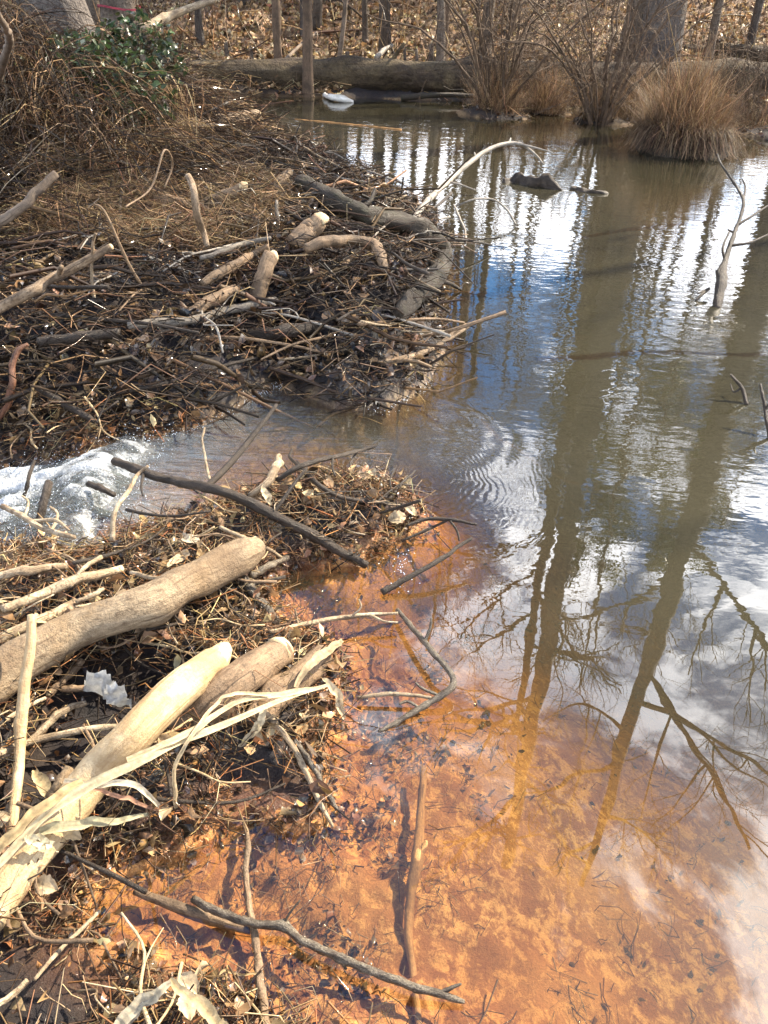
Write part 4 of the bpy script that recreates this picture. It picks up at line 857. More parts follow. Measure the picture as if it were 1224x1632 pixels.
stick('branch', 'dark bent twig looping out over the orange shallows', 'branch', [(634, 972, .03, 7), (660, 1003, .05, 9), (688, 1038, .06, 10), (710, 1062, .06, 10), (723, 1084, .05, 10), (715, 1100, .04, 11), (680, 1122, .02, 11), (640, 1146, .01, 9), (602, 1166, .0, 6)], M_spec,
      [[(680, 1022, .06, 6), (686, 1000, .09, 5), (688, 985, .11, 3)], [(700, 1108, .03, 6), (675, 1098, .04, 5), (662, 1088, .05, 4)], [(670, 1128, .02, 5), (650, 1118, .03, 5), (636, 1122, .03, 4)]], rough=.2)
stick('twig', 'pale thin twig joining the dark bent twig from the left', 'stick', [(570, 1112, .02, 6), (620, 1106, .03, 7), (660, 1108, .03, 6), (688, 1112, .03, 5)], M_bone)
stick('stick', 'straight dark stick angled up from the waterline over the shallows', 'stick', [(608, 944, .01, 12), (650, 921, .04, 9), (700, 892, .07, 8), (751, 857, .10, 5)], M_dark)
stick('branch', 'forked thin branch arching over the swirl edge', 'branch', [(648, 838, .03, 5), (680, 827, .06, 6), (720, 828, .07, 6), (760, 836, .07, 4)], M_dark,
      [[(715, 828, .07, 4), (728, 845, .05, 4), (732, 862, .02, 3)], [(715, 828, .07, 4), (690, 840, .04, 5), (640, 862, .01, 5)]])
stick('branch', 'curved dark branch lying on the tip of the near dam', 'branch', [(474, 738, .10, 8), (505, 770, .09, 8), (545, 792, .07, 7), (600, 800, .05, 6), (655, 806, .02, 4)], M_dark, [[(540, 790, .07, 4), (565, 812, .05, 3), (585, 830, .03, 3)], [(600, 800, .05, 4), (622, 782, .06, 3), (640, 770, .06, 2)]])
stick('branch', 'dark twiggy branch pointing right from the top of the near dam', 'branch', [(440, 765, .10, 8), (480, 742, .12, 9), (530, 728, .12, 8), (575, 718, .12, 6), (600, 709, .12, 4)], M_dark, [[(530, 728, .12, 5), (530, 745, .1, 4), (534, 758, .08, 3)], [(560, 720, .12, 4), (556, 735, .1, 4), (558, 745, .1, 2)], [(478, 742, .12, 6), (462, 728, .14, 5), (466, 716, .16, 3)]])
stick('branch', 'small dead branch with spread twigs standing in the swirl', 'branch', [(606, 812, .02, 6), (625, 790, .05, 5), (640, 770, .08, 4), (662, 750, .10, 3)], M_dark, [[(625, 790, .05, 4), (622, 765, .08, 3), (632, 742, .1, 2)], [(640, 772, .08, 3), (668, 776, .05, 3), (662, 790, .03, 2)], [(615, 800, .03, 3), (590, 795, .05, 3), (575, 780, .07, 2)]])
stick('stick', 'split tan stick beside the dry leaf at the top of the near dam', 'stick', [(398, 790, .09, 10), (425, 768, .11, 12), (440, 745, .13, 14), (446, 728, .14, 10)], M_bone)
stick('sunken_branch', 'silt covered branch sunk upright in view in the orange shallows', 'branch', [(674, 1222, -.035, 10), (671, 1290, -.03, 13), (668, 1340, -.02, 16), (664, 1372, -.012, 20), (655, 1420, -.03, 16), (652, 1490, -.04, 14), (658, 1545, -.045, 12), (664, 1600, -.03, 12), (668, 1640, -.02, 12)], M_sunk, [[(662, 1372, -.012, 12), (676, 1350, -.004, 10), (679, 1340, 0, 6)]], rough=.16)
stick('branch', 'bumpy lichen crusted branch crossing the bottom shallows to the right', 'branch', [(308, 1432, .02, 12), (345, 1452, .03, 13), (400, 1470, .03, 13), (450, 1475, .03, 15), (482, 1498, .03, 14), (540, 1524, .03, 13), (600, 1550, .03, 14), (660, 1573, .025, 13), (700, 1585, .02, 12), (740, 1597, .01, 7)], M_spec,
      [[(700, 1585, .02, 8), (718, 1575, .03, 7), (735, 1568, .04, 4)], [(450, 1475, .03, 5), (462, 1455, .05, 4), (478, 1435, .07, 3)], [(540, 1524, .03, 6), (552, 1545, .02, 5)]], rough=.28, knots=8)
stick('sunken_branch', 'brown sunken stick lying behind the lichen crusted branch', 'branch', [(215, 1420, .0, 12), (270, 1440, .0, 17), (330, 1462, -.006, 20), (400, 1482, -.012, 16)], M_brown)
stick('stem', 'pale upright stem running down to the bottom edge', 'stick', [(388, 1310, .0, 7), (397, 1345, .005, 9), (393, 1390, .0, 8), (399, 1450, .005, 10), (410, 1520, .01, 12), (416, 1580, .02, 14), (426, 1650, .02, 16)], M_brown, rough=.25, knots=5)
stick('stick', 'pair leader of two grey sticks pointing down into the orange shallows', 'stick', [(418, 1128, .08, 9), (455, 1172, .06, 10), (485, 1225, .03, 10), (510, 1280, .01, 9), (532, 1318, .0, 5)], M_bone)
stick('stick', 'second of two grey sticks pointing down into the shallows, the right one', 'stick', [(470, 1180, .04, 9), (500, 1225, .03, 9), (520, 1262, .02, 8), (538, 1290, .01, 6)], M_spec, rough=.25)
stick('stick', 'curved pale stick level in the dark hollow left of the peeled log', 'stick', [(-10, 1205, .06, 12), (50, 1182, .07, 12), (110, 1168, .08, 11), (160, 1160, .08, 10), (212, 1158, .07, 9)], M_bone)
stick('stick', 'pale stick rising in the dark hollow to the withered grey leaf', 'stick', [(45, 1185, .06, 12), (75, 1155, .07, 12), (105, 1132, .08, 11), (138, 1120, .08, 9)], M_bone)
stick('stick', 'thin grey stick over the upper end of the dark hollow', 'stick', [(-8, 1158, .08, 7), (30, 1135, .09, 8), (72, 1112, .1, 6)], M_bone)
stick('stick', 'short cut grey stick under the big log beside the hollow', 'stick', [(78, 1105, .05, 10), (105, 1082, .06, 12), (132, 1052, .06, 10)], M_brown, cut='start')
stick('stick', 'small cut stub pointing left by the withered grey leaf', 'stick', [(100, 1098, .07, 10), (125, 1097, .08, 11), (150, 1094, .08, 9)], M_brown, cut='start')
stick('stick', 'weathered stub of wood at the bottom of the dark hollow', 'stick', [(80, 1275, .06, 20), (98, 1250, .08, 24), (112, 1226, .09, 18)], M_grey, rough=.2)
stick('stem', 'long brown straw stem slanting over the bottom left hollow', 'stick', [(56, 1562, .10, 6), (90, 1520, .08, 7), (130, 1480, .06, 7), (158, 1452, .04, 5)], M_bone)
stick('stem', 'tan stem at the bottom left corner pointing up and right', 'stick', [(-20, 1612, .12, 10), (20, 1585, .13, 10), (44, 1562, .13, 8)], M_bone)
stick('stick', 'charred black stick end poking out over the foam', 'stick', [(140, 770, .10, 10), (160, 778, .10, 11), (184, 790, .08, 9)], M_dark)
stick('stick', 'black upright stick in the foam, the right of a pair', 'stick', [(60, 838, .05, 12), (68, 805, .1, 13), (80, 768, .14, 12)], M_dark)
stick('stick', 'thin black upright stick in the foam, the left of a pair', 'stick', [(38, 790, .05, 6), (46, 762, .1, 6), (55, 735, .13, 5)], M_dark)
stick('stick', 'black flooded log end under the long forked stick', 'stick', [(275, 838, .02, 18), (305, 828, .03, 24), (335, 815, .02, 16)], M_dark, rough=.2)
stick('stick', 'pale stick leaning on the grey stick above the big log', 'stick', [(112, 935, .1, 6), (135, 905, .12, 7), (162, 888, .13, 8)], M_bone)
stick('stick', 'knobbly pale stick joining the grey stick at left of the wood chip', 'stick', [(122, 960, .09, 8), (150, 948, .1, 8), (165, 938, .1, 6)], M_bone)
stick('stick', 'short wet stick between gnawed log end and shallows', 'stick', [(400, 918, .06, 11), (425, 905, .06, 12), (458, 888, .04, 9)], M_spec, rough=.25)

# --- far dam
stick('branch', 'pale straight branch sticking out of the vines at the left edge', 'branch', [(-20, 502, .20, 17), (50, 465, .26, 17), (90, 440, .30, 15), (135, 418, .34, 14), (176, 395, .38, 11)], M_farbone, [[(92, 438, .3, 8), (98, 425, .36, 8)], [(146, 412, .35, 5), (148, 385, .44, 4), (152, 372, .5, 3)]], cut='end')
stick('log', 'curved dark mossy log edging the tip of the far dam', 'log', [(474, 290, .10, 22), (500, 302, .13, 27), (530, 322, .11, 28), (570, 338, .13, 25), (618, 352, .13, 29), (660, 362, .12, 31), (688, 378, .10, 30), (702, 402, .09, 33), (698, 432, .09, 31), (678, 458, .10, 31), (655, 478, .11, 27), (636, 504, .10, 20)], M_mossy, [[(570, 338, .13, 9), (590, 320, .18, 7), (598, 300, .24, 5)], [(690, 445, .1, 9), (716, 452, .06, 7), (735, 462, .01, 4)]], rough=.26, knots=14)
stick('branch', 'grey branch curving over to the right inside the dam tip', 'branch', [(486, 398, .16, 15), (520, 385, .19, 17), (560, 383, .18, 18), (595, 392, .14, 17), (608, 408, .10, 16), (612, 430, .05, 13)], M_brown, [[(585, 388, .15, 10), (560, 412, .12, 11), (528, 438, .08, 9)]], rough=.14)
stick('log', 'tan stump of log poking up in the middle of the far dam', 'log', [(468, 388, .10, 28), (488, 370, .15, 30), (508, 352, .20, 26)], M_brown, cut='end', rough=.14)
stick('log', 'upright split tan log leaning on the far dam', 'log', [(402, 492, .04, 26), (412, 460, .12, 25), (422, 432, .18, 24), (432, 410, .22, 20)], M_brown, rough=.14, cut='end')
stick('stick', 'long flat grey stick low on the face of the far dam', 'stick', [(205, 520, .10, 12), (255, 514, .12, 13), (300, 512, .12, 13), (350, 498, .12, 14), (405, 486, .10, 13), (440, 476, .08, 9)], M_farsilver)
stick('log', 'dark wet log lying low above the outflow on the far dam', 'log', [(395, 534, .06, 18), (450, 530, .08, 22), (505, 520, .08, 20)], M_dark)
stick('log', 'brown split log slab leaning in the middle of the far dam', 'log', [(300, 502, .06, 18), (340, 478, .10, 20), (375, 462, .12, 17)], M_brown)
stick('log', 'pale log with a cut end at the back of the far dam near the vines', 'log', [(236, 208, .12, 20), (290, 202, .15, 22), (345, 196, .15, 23), (408, 186, .12, 20)], M_farbone, cut='end', rough=.14, knots=4)
stick('stick', 'white bone like stick standing below the hanging vines', 'stick', [(300, 282, .45, 10), (310, 308, .38, 11), (316, 345, .28, 12), (324, 370, .2, 10), (332, 394, .15, 8)], M_farbone)
stick('stick', 'grey stick at the crest of the far dam, longest of three', 'stick', [(318, 412, .14, 8), (350, 402, .17, 9), (390, 388, .2, 9), (432, 380, .2, 6)], M_farsilver)
stick('stick', 'brown stick at the crest of the far dam, middle of three', 'stick', [(322, 452, .10, 12), (362, 428, .14, 13), (400, 408, .17, 11), (428, 392, .18, 7)], M_brown)
stick('stick', 'short stick below its two neighbours at the crest of the far dam', 'stick', [(330, 450, .09, 9), (365, 432, .12, 9), (402, 410, .14, 8)], M_brown)
stick('log', 'dark shaded log end under the hanging vines', 'log', [(252, 322, .10, 22), (275, 325, .13, 23), (302, 330, .13, 18)], M_brown, cut='end')
stick('log', 'dark log with pale end right of the vines on the far dam', 'log', [(325, 330, .12, 18), (355, 315, .16, 20), (388, 300, .18, 18)], M_brown, cut='end')
stick('root', 'reddish twisting root at the far left below the pale branch', 'root', [(-5, 668, .06, 12), (12, 645, .10, 12), (18, 612, .16, 11), (20, 580, .2, 10), (28, 558, .22, 9), (45, 548, .22, 6)], M_red)
stick('stick', 'dark stick slanting down toward the foam at far left', 'stick', [(58, 618, .12, 9), (95, 640, .10, 11), (132, 660, .08, 12), (150, 672, .05, 8)], M_dark)
stick('branch', 'tan branch reaching from the far dam over the water', 'branch', [(600, 580, .05, 10), (640, 573, .05, 11), (672, 562, .05, 10), (705, 546, .04, 9), (746, 520, .05, 5)], M_farbone, [[(705, 546, .04, 6), (722, 530, .06, 5), (742, 516, .08, 3)]])
stick('stick', 'thin stick lying low along the waterline of the far dam', 'stick', [(470, 570, .04, 5), (540, 562, .05, 6), (600, 545, .05, 5), (640, 530, .05, 3)], M_dark)
stick('stick', 'slim straight dark stick across the face of the far dam', 'stick', [(180, 628, .05, 6), (260, 612, .07, 7), (330, 590, .08, 7), (410, 570, .07, 5)], M_dark)
stick('stick', 'pale peeled chunk of wood on the back of the far dam', 'stick', [(436, 300, .1, 14), (448, 288, .12, 16), (460, 275, .12, 12)], M_farbone)
stick('stick', 'small upright grey peg on the back of the far dam', 'stick', [(443, 365, .05, 6), (442, 345, .12, 7), (440, 320, .2, 5)], M_farsilver)
stick('stick', 'dark snag standing on the shore end of the far dam', 'stick', [(452, 245, .02, 9), (460, 232, .1, 8), (468, 218, .18, 4)], M_dark)
stick('stick', 'buried brown log on the left slope of the far dam', 'log', [(60, 545, .08, 16), (120, 538, .12, 18), (190, 530, .1, 14)], M_dark)
stick('stick', 'short tan stick lying flat near the split log', 'stick', [(350, 455, .12, 6), (370, 462, .12, 7), (392, 470, .12, 5)], M_farbone)

# --- in the pond
stick('branch', 'white curved branch arching out of the water by the dam tip', 'branch', [(657, 378, .0, 10), (660, 352, .09, 11), (680, 322, .18, 10), (715, 288, .27, 9), (745, 262, .34, 8), (775, 240, .40, 7), (808, 228, .44, 6), (832, 230, .43, 5), (852, 245, .38, 4), (866, 262, .32, 3)], M_silver,
      [[(832, 230, .43, 4), (855, 236, .43, 3), (880, 243, .42, 2)], [(715, 290, .27, 4), (738, 296, .26, 3), (757, 303, .25, 2)], [(690, 312, .2, 3), (700, 300, .22, 2)], [(758, 252, .36, 3), (756, 243, .4, 2)], [(812, 228, .44, 4), (814, 220, .47, 2)]], rough=.08)
stick('twig', 'thin arching twig with its tip dipping in the water behind the dam', 'branch', [(724, 330, .12, 3), (755, 318, .18, 3), (785, 318, .17, 3), (806, 332, .12, 3), (822, 358, .02, 3)], M_silver)
stick('twig', 'thin dark twig slanting out of the water right of the white branch', 'stick', [(742, 388, .0, 4), (740, 365, .06, 4), (728, 338, .13, 4), (723, 326, .16, 2)], M_silver)
stick('sapling', 'small dead sapling standing in the water at right, thick wet base', 'sapling', [(1142, 495, -.02, 12), (1146, 470, .05, 16), (1150, 438, .13, 16), (1156, 415, .19, 9), (1168, 380, .3, 7), (1180, 345, .4, 6), (1184, 318, .48, 5), (1168, 290, .55, 4), (1150, 262, .63, 3), (1143, 245, .67, 2)], M_dark,
      [[(1180, 350, .4, 5), (1200, 342, .42, 4), (1228, 325, .46, 3)], [(1168, 384, .3, 5), (1195, 385, .3, 4), (1228, 372, .33, 3)], [(1156, 416, .19, 5), (1152, 395, .26, 4), (1162, 370, .33, 3)], [(1183, 322, .47, 4), (1188, 300, .52, 3), (1183, 285, .57, 2)], [(1172, 372, .32, 4), (1160, 366, .34, 3)]], rough=.2)
stick('twig', 'crooked dark twig in the water left of the sapling base', 'stick', [(1108, 480, .0, 4), (1118, 470, .03, 5), (1130, 460, .05, 4), (1112, 468, .04, 3)], M_dark)
stick('twig', 'forked dark twig emerging near the right edge below the sapling', 'stick', [(1190, 645, .0, 6), (1182, 618, .06, 6), (1172, 606, .09, 5), (1164, 596, .11, 3)], M_dark, [[(1182, 618, .06, 4), (1170, 625, .04, 3), (1164, 612, .05, 2)]])
stick('twig', 'thin dark twig cut off by the right edge of the frame', 'stick', [(1226, 700, .0, 6), (1219, 650, .1, 6), (1212, 612, .18, 4)], M_dark, [[(1219, 652, .1, 4), (1230, 636, .14, 3)]])
stick('driftwood', 'sun bleached white driftwood floating before the fallen log', 'driftwood', [(516, 152, .03, 7), (530, 155, .06, 9), (548, 158, .05, 10), (563, 163, .0, 5)], M_white, rough=.2)
stick('driftwood', 'dark waterlogged wood slab showing above the pond behind the white branch', 'driftwood', [(802, 290, .0, 12), (825, 290, .002, 20), (850, 295, .004, 22), (880, 300, .004, 16), (895, 304, -.005, 6)], M_dark, rough=.55, knots=9)
stick('driftwood', 'low dark wood tips just breaking the surface right of the slab', 'driftwood', [(910, 302, -.005, 8), (935, 306, .0, 10), (970, 310, -.005, 8)], M_dark, rough=.4)
def sunken(pts, label):
    pts = [(a, b, -(w*at(a, b)[1]/FPX/2*1.25+.012) if w > 5 else c, w) for (a, b, c, w) in pts]
    stick('sunken_log', label, 'log', pts, M_sunk, rough=.15)
for a_ in SUNKEN: sunken(*a_)
sunken([(470, 190, .0, 2.5), (540, 197, .0, 3.5), (640, 207, .0, 3)], 'thin floating pole beyond the far dam')

# --- reed leaves, dry leaves and wood chips of the near dam
def blade(label, pts, pal=(.60, .48, .28), cat='reed leaf', name='reed_leaf', fold=.25):
    Q = pts3([(a, b, c, w) for a, b, c, w in pts]); S = spline(Q, 14+7*len(pts)); P = S[:, :3]; w = S[:, 3]*.72*(1+.16*fbm(np.linspace(0, 7, len(S))+Q[0, 0]*9, np.zeros(len(S)), 1, 3)); P = P+.004*np.stack([fbm(np.linspace(0, 6, len(S)), np.full(len(S), q*4.+Q[0, 1]), 0, 3) for q in range(3)], -1)
    T = np.gradient(P, axis=0); T /= np.linalg.norm(T, axis=1)[:, None]; sd = np.cross(T, [0.15, -.5, .85]); sd /= np.linalg.norm(sd, axis=1)[:, None]; up = np.cross(sd, T)
    n = len(P); cols = [P-sd*w[:, None]+up*(w*fold)[:, None], P-sd*w[:, None]*.5, P-up*(w*fold)[:, None]*.6, P+sd*w[:, None]*.5, P+sd*w[:, None]+up*(w*fold)[:, None]]
    V = np.stack(cols, 1).reshape(-1, 3)-P[0]; i = np.arange(n-1)[:, None]*5; j = np.arange(4)[None]
    F = np.stack([i+j, i+j+1, i+j+6, i+j+5], -1).reshape(-1, 4)
    st = (1+.2*np.sin(np.tile(np.arange(5)*2.1, n)))*(.85+.3*fbm(np.repeat(np.arange(n)*.35, 5), np.tile(np.arange(5)*.8, n), Q[0, 0], 3))
    C = np.array(pal)[None]*st[:, None]
    return tag(obj(name, meshdata(name, V, F, M_dry, True, {'col': C}), None, P[0]), label, cat)
blade('longest pale reed leaf sweeping from the lower left over the peeled log', [(-10, 1385, .10, 20), (70, 1305, .14, 20), (150, 1248, .18, 24), (240, 1205, .19, 22), (330, 1165, .17, 16), (420, 1125, .14, 12), (520, 1092, .10, 8)], (.66, .55, .34))
blade('second pale reed leaf fanning beside the longest one toward the shallows', [(200, 1212, .19, 12), (280, 1180, .18, 16), (350, 1135, .18, 12), (400, 1112, .16, 12), (460, 1104, .12, 14), (515, 1095, .09, 8)], (.62, .50, .30))
blade('thin reed leaf bending sharply down in front of the short brown log', [(430, 1106, .14, 8), (365, 1110, .18, 8), (345, 1122, .19, 8), (305, 1170, .20, 8), (280, 1215, .16, 10), (278, 1260, .08, 9), (280, 1288, .03, 7)], (.62, .48, .28))
blade('arched pale reed leaf dropping to the litter below the peeled log', [(100, 1245, .16, 10), (160, 1252, .18, 12), (205, 1248, .18, 14), (232, 1262, .14, 13), (252, 1284, .07, 8)], (.70, .60, .42))
blade('pinkish brown leaf stalk below the arched reed leaf', [(140, 1256, .14, 10), (185, 1268, .12, 10), (225, 1282, .08, 9), (262, 1292, .04, 7)], (.48, .26, .16))
blade('broad greenish reed leaf lying flat over the foot of the peeled log', [(60, 1328, .10, 22), (110, 1316, .11, 24), (165, 1310, .10, 18), (235, 1298, .06, 8)], (.50, .44, .26))
blade('tan stalk bundle running from the left edge under the reed leaves', [(-20, 1375, .10, 24), (30, 1320, .14, 24), (80, 1275, .17, 22), (130, 1245, .18, 16)], (.55, .40, .20))
blade('curled reed leaf tip hanging by the dark log chunk', [(515, 1080, .1, 8), (535, 1105, .08, 20), (540, 1125, .05, 16), (548, 1145, .02, 6)], (.60, .48, .30))
blade('drooping pale leaf below the dark log chunk', [(425, 1125, .12, 8), (415, 1150, .10, 18), (395, 1175, .06, 14), (380, 1190, .03, 5)], (.55, .46, .30))
blade('torn tan leaf strip over the dark log chunk', [(470, 1095, .1, 10), (500, 1055, .12, 20), (525, 1035, .12, 20), (545, 1020, .1, 8)], (.50, .38, .22))
blade('curved broad leaf at the bottom edge, left half of the arched pair', [(185, 1640, .12, 26), (215, 1605, .14, 28), (250, 1580, .16, 22), (272, 1566, .17, 12)], (.52, .44, .30))
blade('curved broad leaf at the bottom edge, right half of the arched pair', [(268, 1563, .17, 12), (300, 1588, .15, 24), (330, 1612, .13, 28), (360, 1645, .11, 26)], (.62, .46, .24))
blade('narrow grey blade inside the arched leaf pair at the bottom edge', [(200, 1640, .1, 10), (230, 1600, .14, 12), (268, 1572, .16, 8)], (.36, .32, .25))
blade('tan straw blade lying along the bottom shallows', [(310, 1553, .03, 5), (360, 1550, .03, 6), (410, 1552, .03, 4)], (.55, .40, .2))
blade('small pale tan leaf standing on the top of the near dam', [(418, 772, .12, 4), (424, 790, .10, 18), (430, 805, .07, 5)], (.66, .52, .32), 'leaf', 'dry_leaf')
blade('white capped wood chip below the upright thin stick', [(290, 855, .06, 18), (303, 860, .07, 22), (316, 858, .06, 12)], (.66, .56, .40), 'wood chip', 'wood_chip')
blade('tan wood chip just above the gnawed log', [(268, 903, .06, 8), (285, 890, .07, 22), (300, 880, .07, 14)], (.58, .46, .30), 'wood chip', 'wood_chip')
blade('tan folded chip under the grey stick above the big log', [(104, 985, .06, 10), (116, 972, .08, 26), (126, 958, .08, 12)], (.45, .32, .2), 'wood chip', 'wood_chip')
blade('round tan leaf on the white stick near the left edge', [(54, 1228, .08, 10), (66, 1248, .09, 30), (80, 1272, .07, 14)], (.55, .42, .22), 'leaf', 'dry_leaf')
blade('pale wood piece on the shady foot of the peeled log, upper', [(42, 1330, .12, 10), (58, 1342, .12, 30), (82, 1346, .11, 14)], (.72, .62, .40), 'wood chip', 'wood_chip')
# the withered grey leaf: two crumpled lobes on a thin stalk
b0, t0 = hit(160, 1100, .10); e = empty('withered_leaf', b0); r = np.random.default_rng(4)
for (px, py, w, hh) in [(155, 1092, 24, 26), (184, 1110, 20, 24)]:
    p, t = hit(px, py, .12); g = np.linspace(-1, 1, 9); A, B = np.meshgrid(g, g); rr = np.sqrt(A*A+B*B)
    s_ = t/FPX; V = np.stack([A*w*s_*(1-.15*B), .012*fbm(A*2+px, B*2, 1, 3)+.008*A*A, B*hh*s_], -1)
    V[:, :, 2] += .004*fbm(A*3, B*3, 2); keep = (rr < 1.15+.2*vnoise(A*3+px, B*3))[:-1, :-1]
    i = np.arange(8)[:, None]*9+np.arange(8)[None]; F = np.stack([i, i+1, i+10, i+9], -1)[keep]
    obj('leaf_lobe', meshdata('leaf_lobe', V.reshape(-1, 3)+(p-b0), F, M_leafg if 'M_leafg' in globals() else M_litter, True, {'col': np.tile([.42, .42, .40], (81, 1))}), e)
M = Mesh(); pq = pts3([(158, 1112, .1, 3), (156, 1140, .05, 4), (160, 1180, .0, 4)]); M.tube(spline(pq, 8)[:, :3], np.full(8, .002), sides=5); obj('stalk', M.data('stalk', M_dark, b0), e)
tag(e, 'withered grey two lobed leaf in the dark hollow left of the peeled log', 'leaf')

# ------------------------------------------------------------------ dam: the mass of twigs, leaves and straw
def dirs(n, r, tilt=.25, ax=None, spread=1.0):
    a = r.random(n)*6.283 if ax is None else ax+r.normal(size=n)*spread
    return np.stack([np.cos(a), np.sin(a), r.normal(size=n)*tilt], -1)/np.sqrt(1+0*a)[:, None]
def unit(D): return D/np.linalg.norm(D, axis=1)[:, None]
def region(n, box, r, smin=.0, smax=9, extra=None):
    x = r.uniform(box[0], box[1], n); y = r.uniform(box[2], box[3], n); s = sdist(x, y); k = (s > smin) & (s < smax)
    if extra is not None: k &= extra(x, y, s)
    if box[3] < 3.6:
        for (ax, ay, ar, _) in PITS: k &= ((x-ax)**2+(y-ay)**2 > (ar*.85)**2*(.5+r.random(n))) | (r.random(n) < .12)
    x, y, s = x[k], y[k], s[k]; return x, y, H(x, y, s), s
NEAR = (-1.9, .5, .55, 3.35); FAR = (-5.5, .55, 3.3, 11.5); BACK = (-6, -1, 9, 16)
def twig_stuff(name, label, n, box, L, W, off, pal, mat, seed, smin=-.01, tilt=.25, ax=None, spread=1, bend=.15, extra=None, K=4, S=3):
    r = np.random.default_rng(seed); x, y, z, s = region(n, box, r, smin, 9, extra); n = len(x); D = unit(dirs(n, r, tilt, ax, spread)); Ln = r.uniform(*L, n)*(.6+.8*r.random(n))
    C = np.stack([x, y, z+off[0]+(off[1]-off[0])*r.random(n)**1.5*np.clip((s+.02)/.12, .1, 1)], -1)
    V, F, k = twigs(C, D, Ln, r.uniform(*W, n), bend, K, S, r)
    tag(obj(name, meshdata(name, V, F, mat, True, {'col': np.repeat(pick(pal, n, .3, r), k, 0)})), label, kind='stuff')
def leaf_stuff(name, label, n, box, L, off, pal, mat, seed, smin=-.01, flat=.8, extra=None, width=1.0, curl=.7, smax=9):
    r = np.random.default_rng(seed); x, y, z, s = region(n, box, r, smin, smax, extra); n = len(x)
    Nr = r.normal(size=(n, 3))*flat+[0, 0, 1]
    tag(obj(name, litter_mesh(name, np.stack([x, y, z+off[0]+(off[1]-off[0])*r.random(n)], -1), r.uniform(*L, n), Nr, pal, mat, .3, curl, width, r)), label, kind='stuff')
lowdam = lambda x, y, s: (y < 3.35) & ((x < -.05) | (s > -.05))
twig_stuff('twig_litter', 'matted brown twigs and straw covering the near dam', 16000, NEAR, (.03, .22), (.0015, .0055), (0, .07), BROWNS+DARKS*2+TANS[:3]+[(.34, .15, .055)]*4, M_litter, 1, bend=.2)
twig_stuff('straw', 'pale broken straw scattered through the near dam', 3200, NEAR, (.04, .22), (.0015, .004), (.02, .09), TANS, M_litter, 2, tilt=.35, bend=.25)
leaf_stuff('leaf_scraps', 'wet brown leaf scraps packed in the near dam', 10500, NEAR, (.012, .042), (-.005, .04), BROWNS[1:]+DARKS+[(.28, .12, .045), (.34, .16, .06), (.20, .09, .035)], M_wet, 3)
leaf_stuff('dry_leaf_litter', 'dry tan leaf pieces on top of the near dam', 1500, NEAR, (.02, .06), (.02, .08), TANS+BROWNS[:3], M_litter, 4, width=.8)
twig_stuff('twig_mat', 'dense mat of dark twigs forming the far dam', 30000, FAR, (.06, .40), (.002, .010), (0, .17), BROWNS[1:]+DARKS*3+[(.22, .13, .07)]+TANS[2:3], M_litter, 5, ax=.15, spread=.8, bend=.18, extra=lambda x, y, s: (y < 9.6) & (x > -4.6))
twig_stuff('stick_mat', 'thicker broken sticks woven into the far dam', 1900, FAR, (.2, .9), (.008, .030), (-.01, .14), BROWNS+DARKS*3, M_litter, 6, ax=.1, spread=.8, tilt=.2, bend=.1, S=6, K=5, extra=lambda x, y, s: (y < 9.6) & (x > -4.2))
leaf_stuff('leaf_mat', 'dead leaves packed between the sticks of the far dam', 26000, FAR, (.02, .075), (0, .09), BROWNS+DARKS*2+TANS[3:4], M_wet, 7, extra=lambda x, y, s: (y < 9.8) & (x > -5))
twig_stuff('dry_straw', 'dry pale straw lying over the left of the far dam', 5200, (-2.3, -.75, 4.7, 6.1), (.08, .4), (.002, .005), (.05, .16), TANS+TAWNY, M_dry, 8, ax=.35, spread=.6, tilt=.35, bend=.3)
twig_stuff('shore_twigs', 'broken sticks and stems on the back shore beyond the dam', 4500, BACK, (.15, .8), (.004, .02), (0, .15), BROWNS+TANS, M_litter, 9)
leaf_stuff('shore_leaves', 'fallen leaves on the back shore behind the vines', 16000, (-16, -1, 9, 17), (.05, .12), (0, .06), BROWNS[:3]+TANS, M_litter, 10, width=1.2, extra=lambda x, y, s: x > -.75*y)
leaf_stuff('waterline_scraps', 'soggy leaf scraps lying along the near waterline', 26000, (-1.5, .6, .5, 3.4), (.008, .028), (-.003, .012), BROWNS[:3]+[(.34, .17, .07), (.40, .19, .06), (.22, .10, .035), (.12, .06, .025)], M_wet, 11, smin=-.42, flat=.5, smax=.07, extra=lambda x, y, s: (s > -.04) | ((fbm(x*6, y*6, 31, 3) > .42) & (x < .45) & (y < 2.6)))
twig_stuff('shallows_straw', 'soggy straw and needles clumped in the near shallows', 9000, (-1.2, .55, .5, 2.7), (.02, .12), (.001, .003), (.0, .015), BROWNS+[(.34, .17, .07), (.26, .12, .045)]+TANS[:3], M_wet, 17, smin=-.40, tilt=.15, bend=.25, extra=lambda x, y, s: (s < .05) & (fbm(x*6, y*6, 31, 3) > .02))
twig_stuff('waterline_twigs', 'soggy twigs lying in the shallows round both dams', 900, (-1.3, .9, .6, 6.4), (.05, .3), (.0015, .005), (.0, .02), BROWNS+DARKS+TANS[:2], M_wet, 12, smin=-.14, tilt=.05, extra=lambda x, y, s: s < .1)
# island and right-shore litter
leaf_stuff('island_litter', 'wet leaves round the feet of the pond shrubs', 5200, (.2, 9, 10.3, 18), (.04, .10), (0, .03), BROWNS+DARKS, M_wet, 13)
twig_stuff('island_twigs', 'broken stems round the feet of the pond shrubs', 1700, (.2, 9, 10.3, 18), (.2, .8), (.005, .018), (0, .12), BROWNS+TANS, M_litter, 14, smin=-.1)
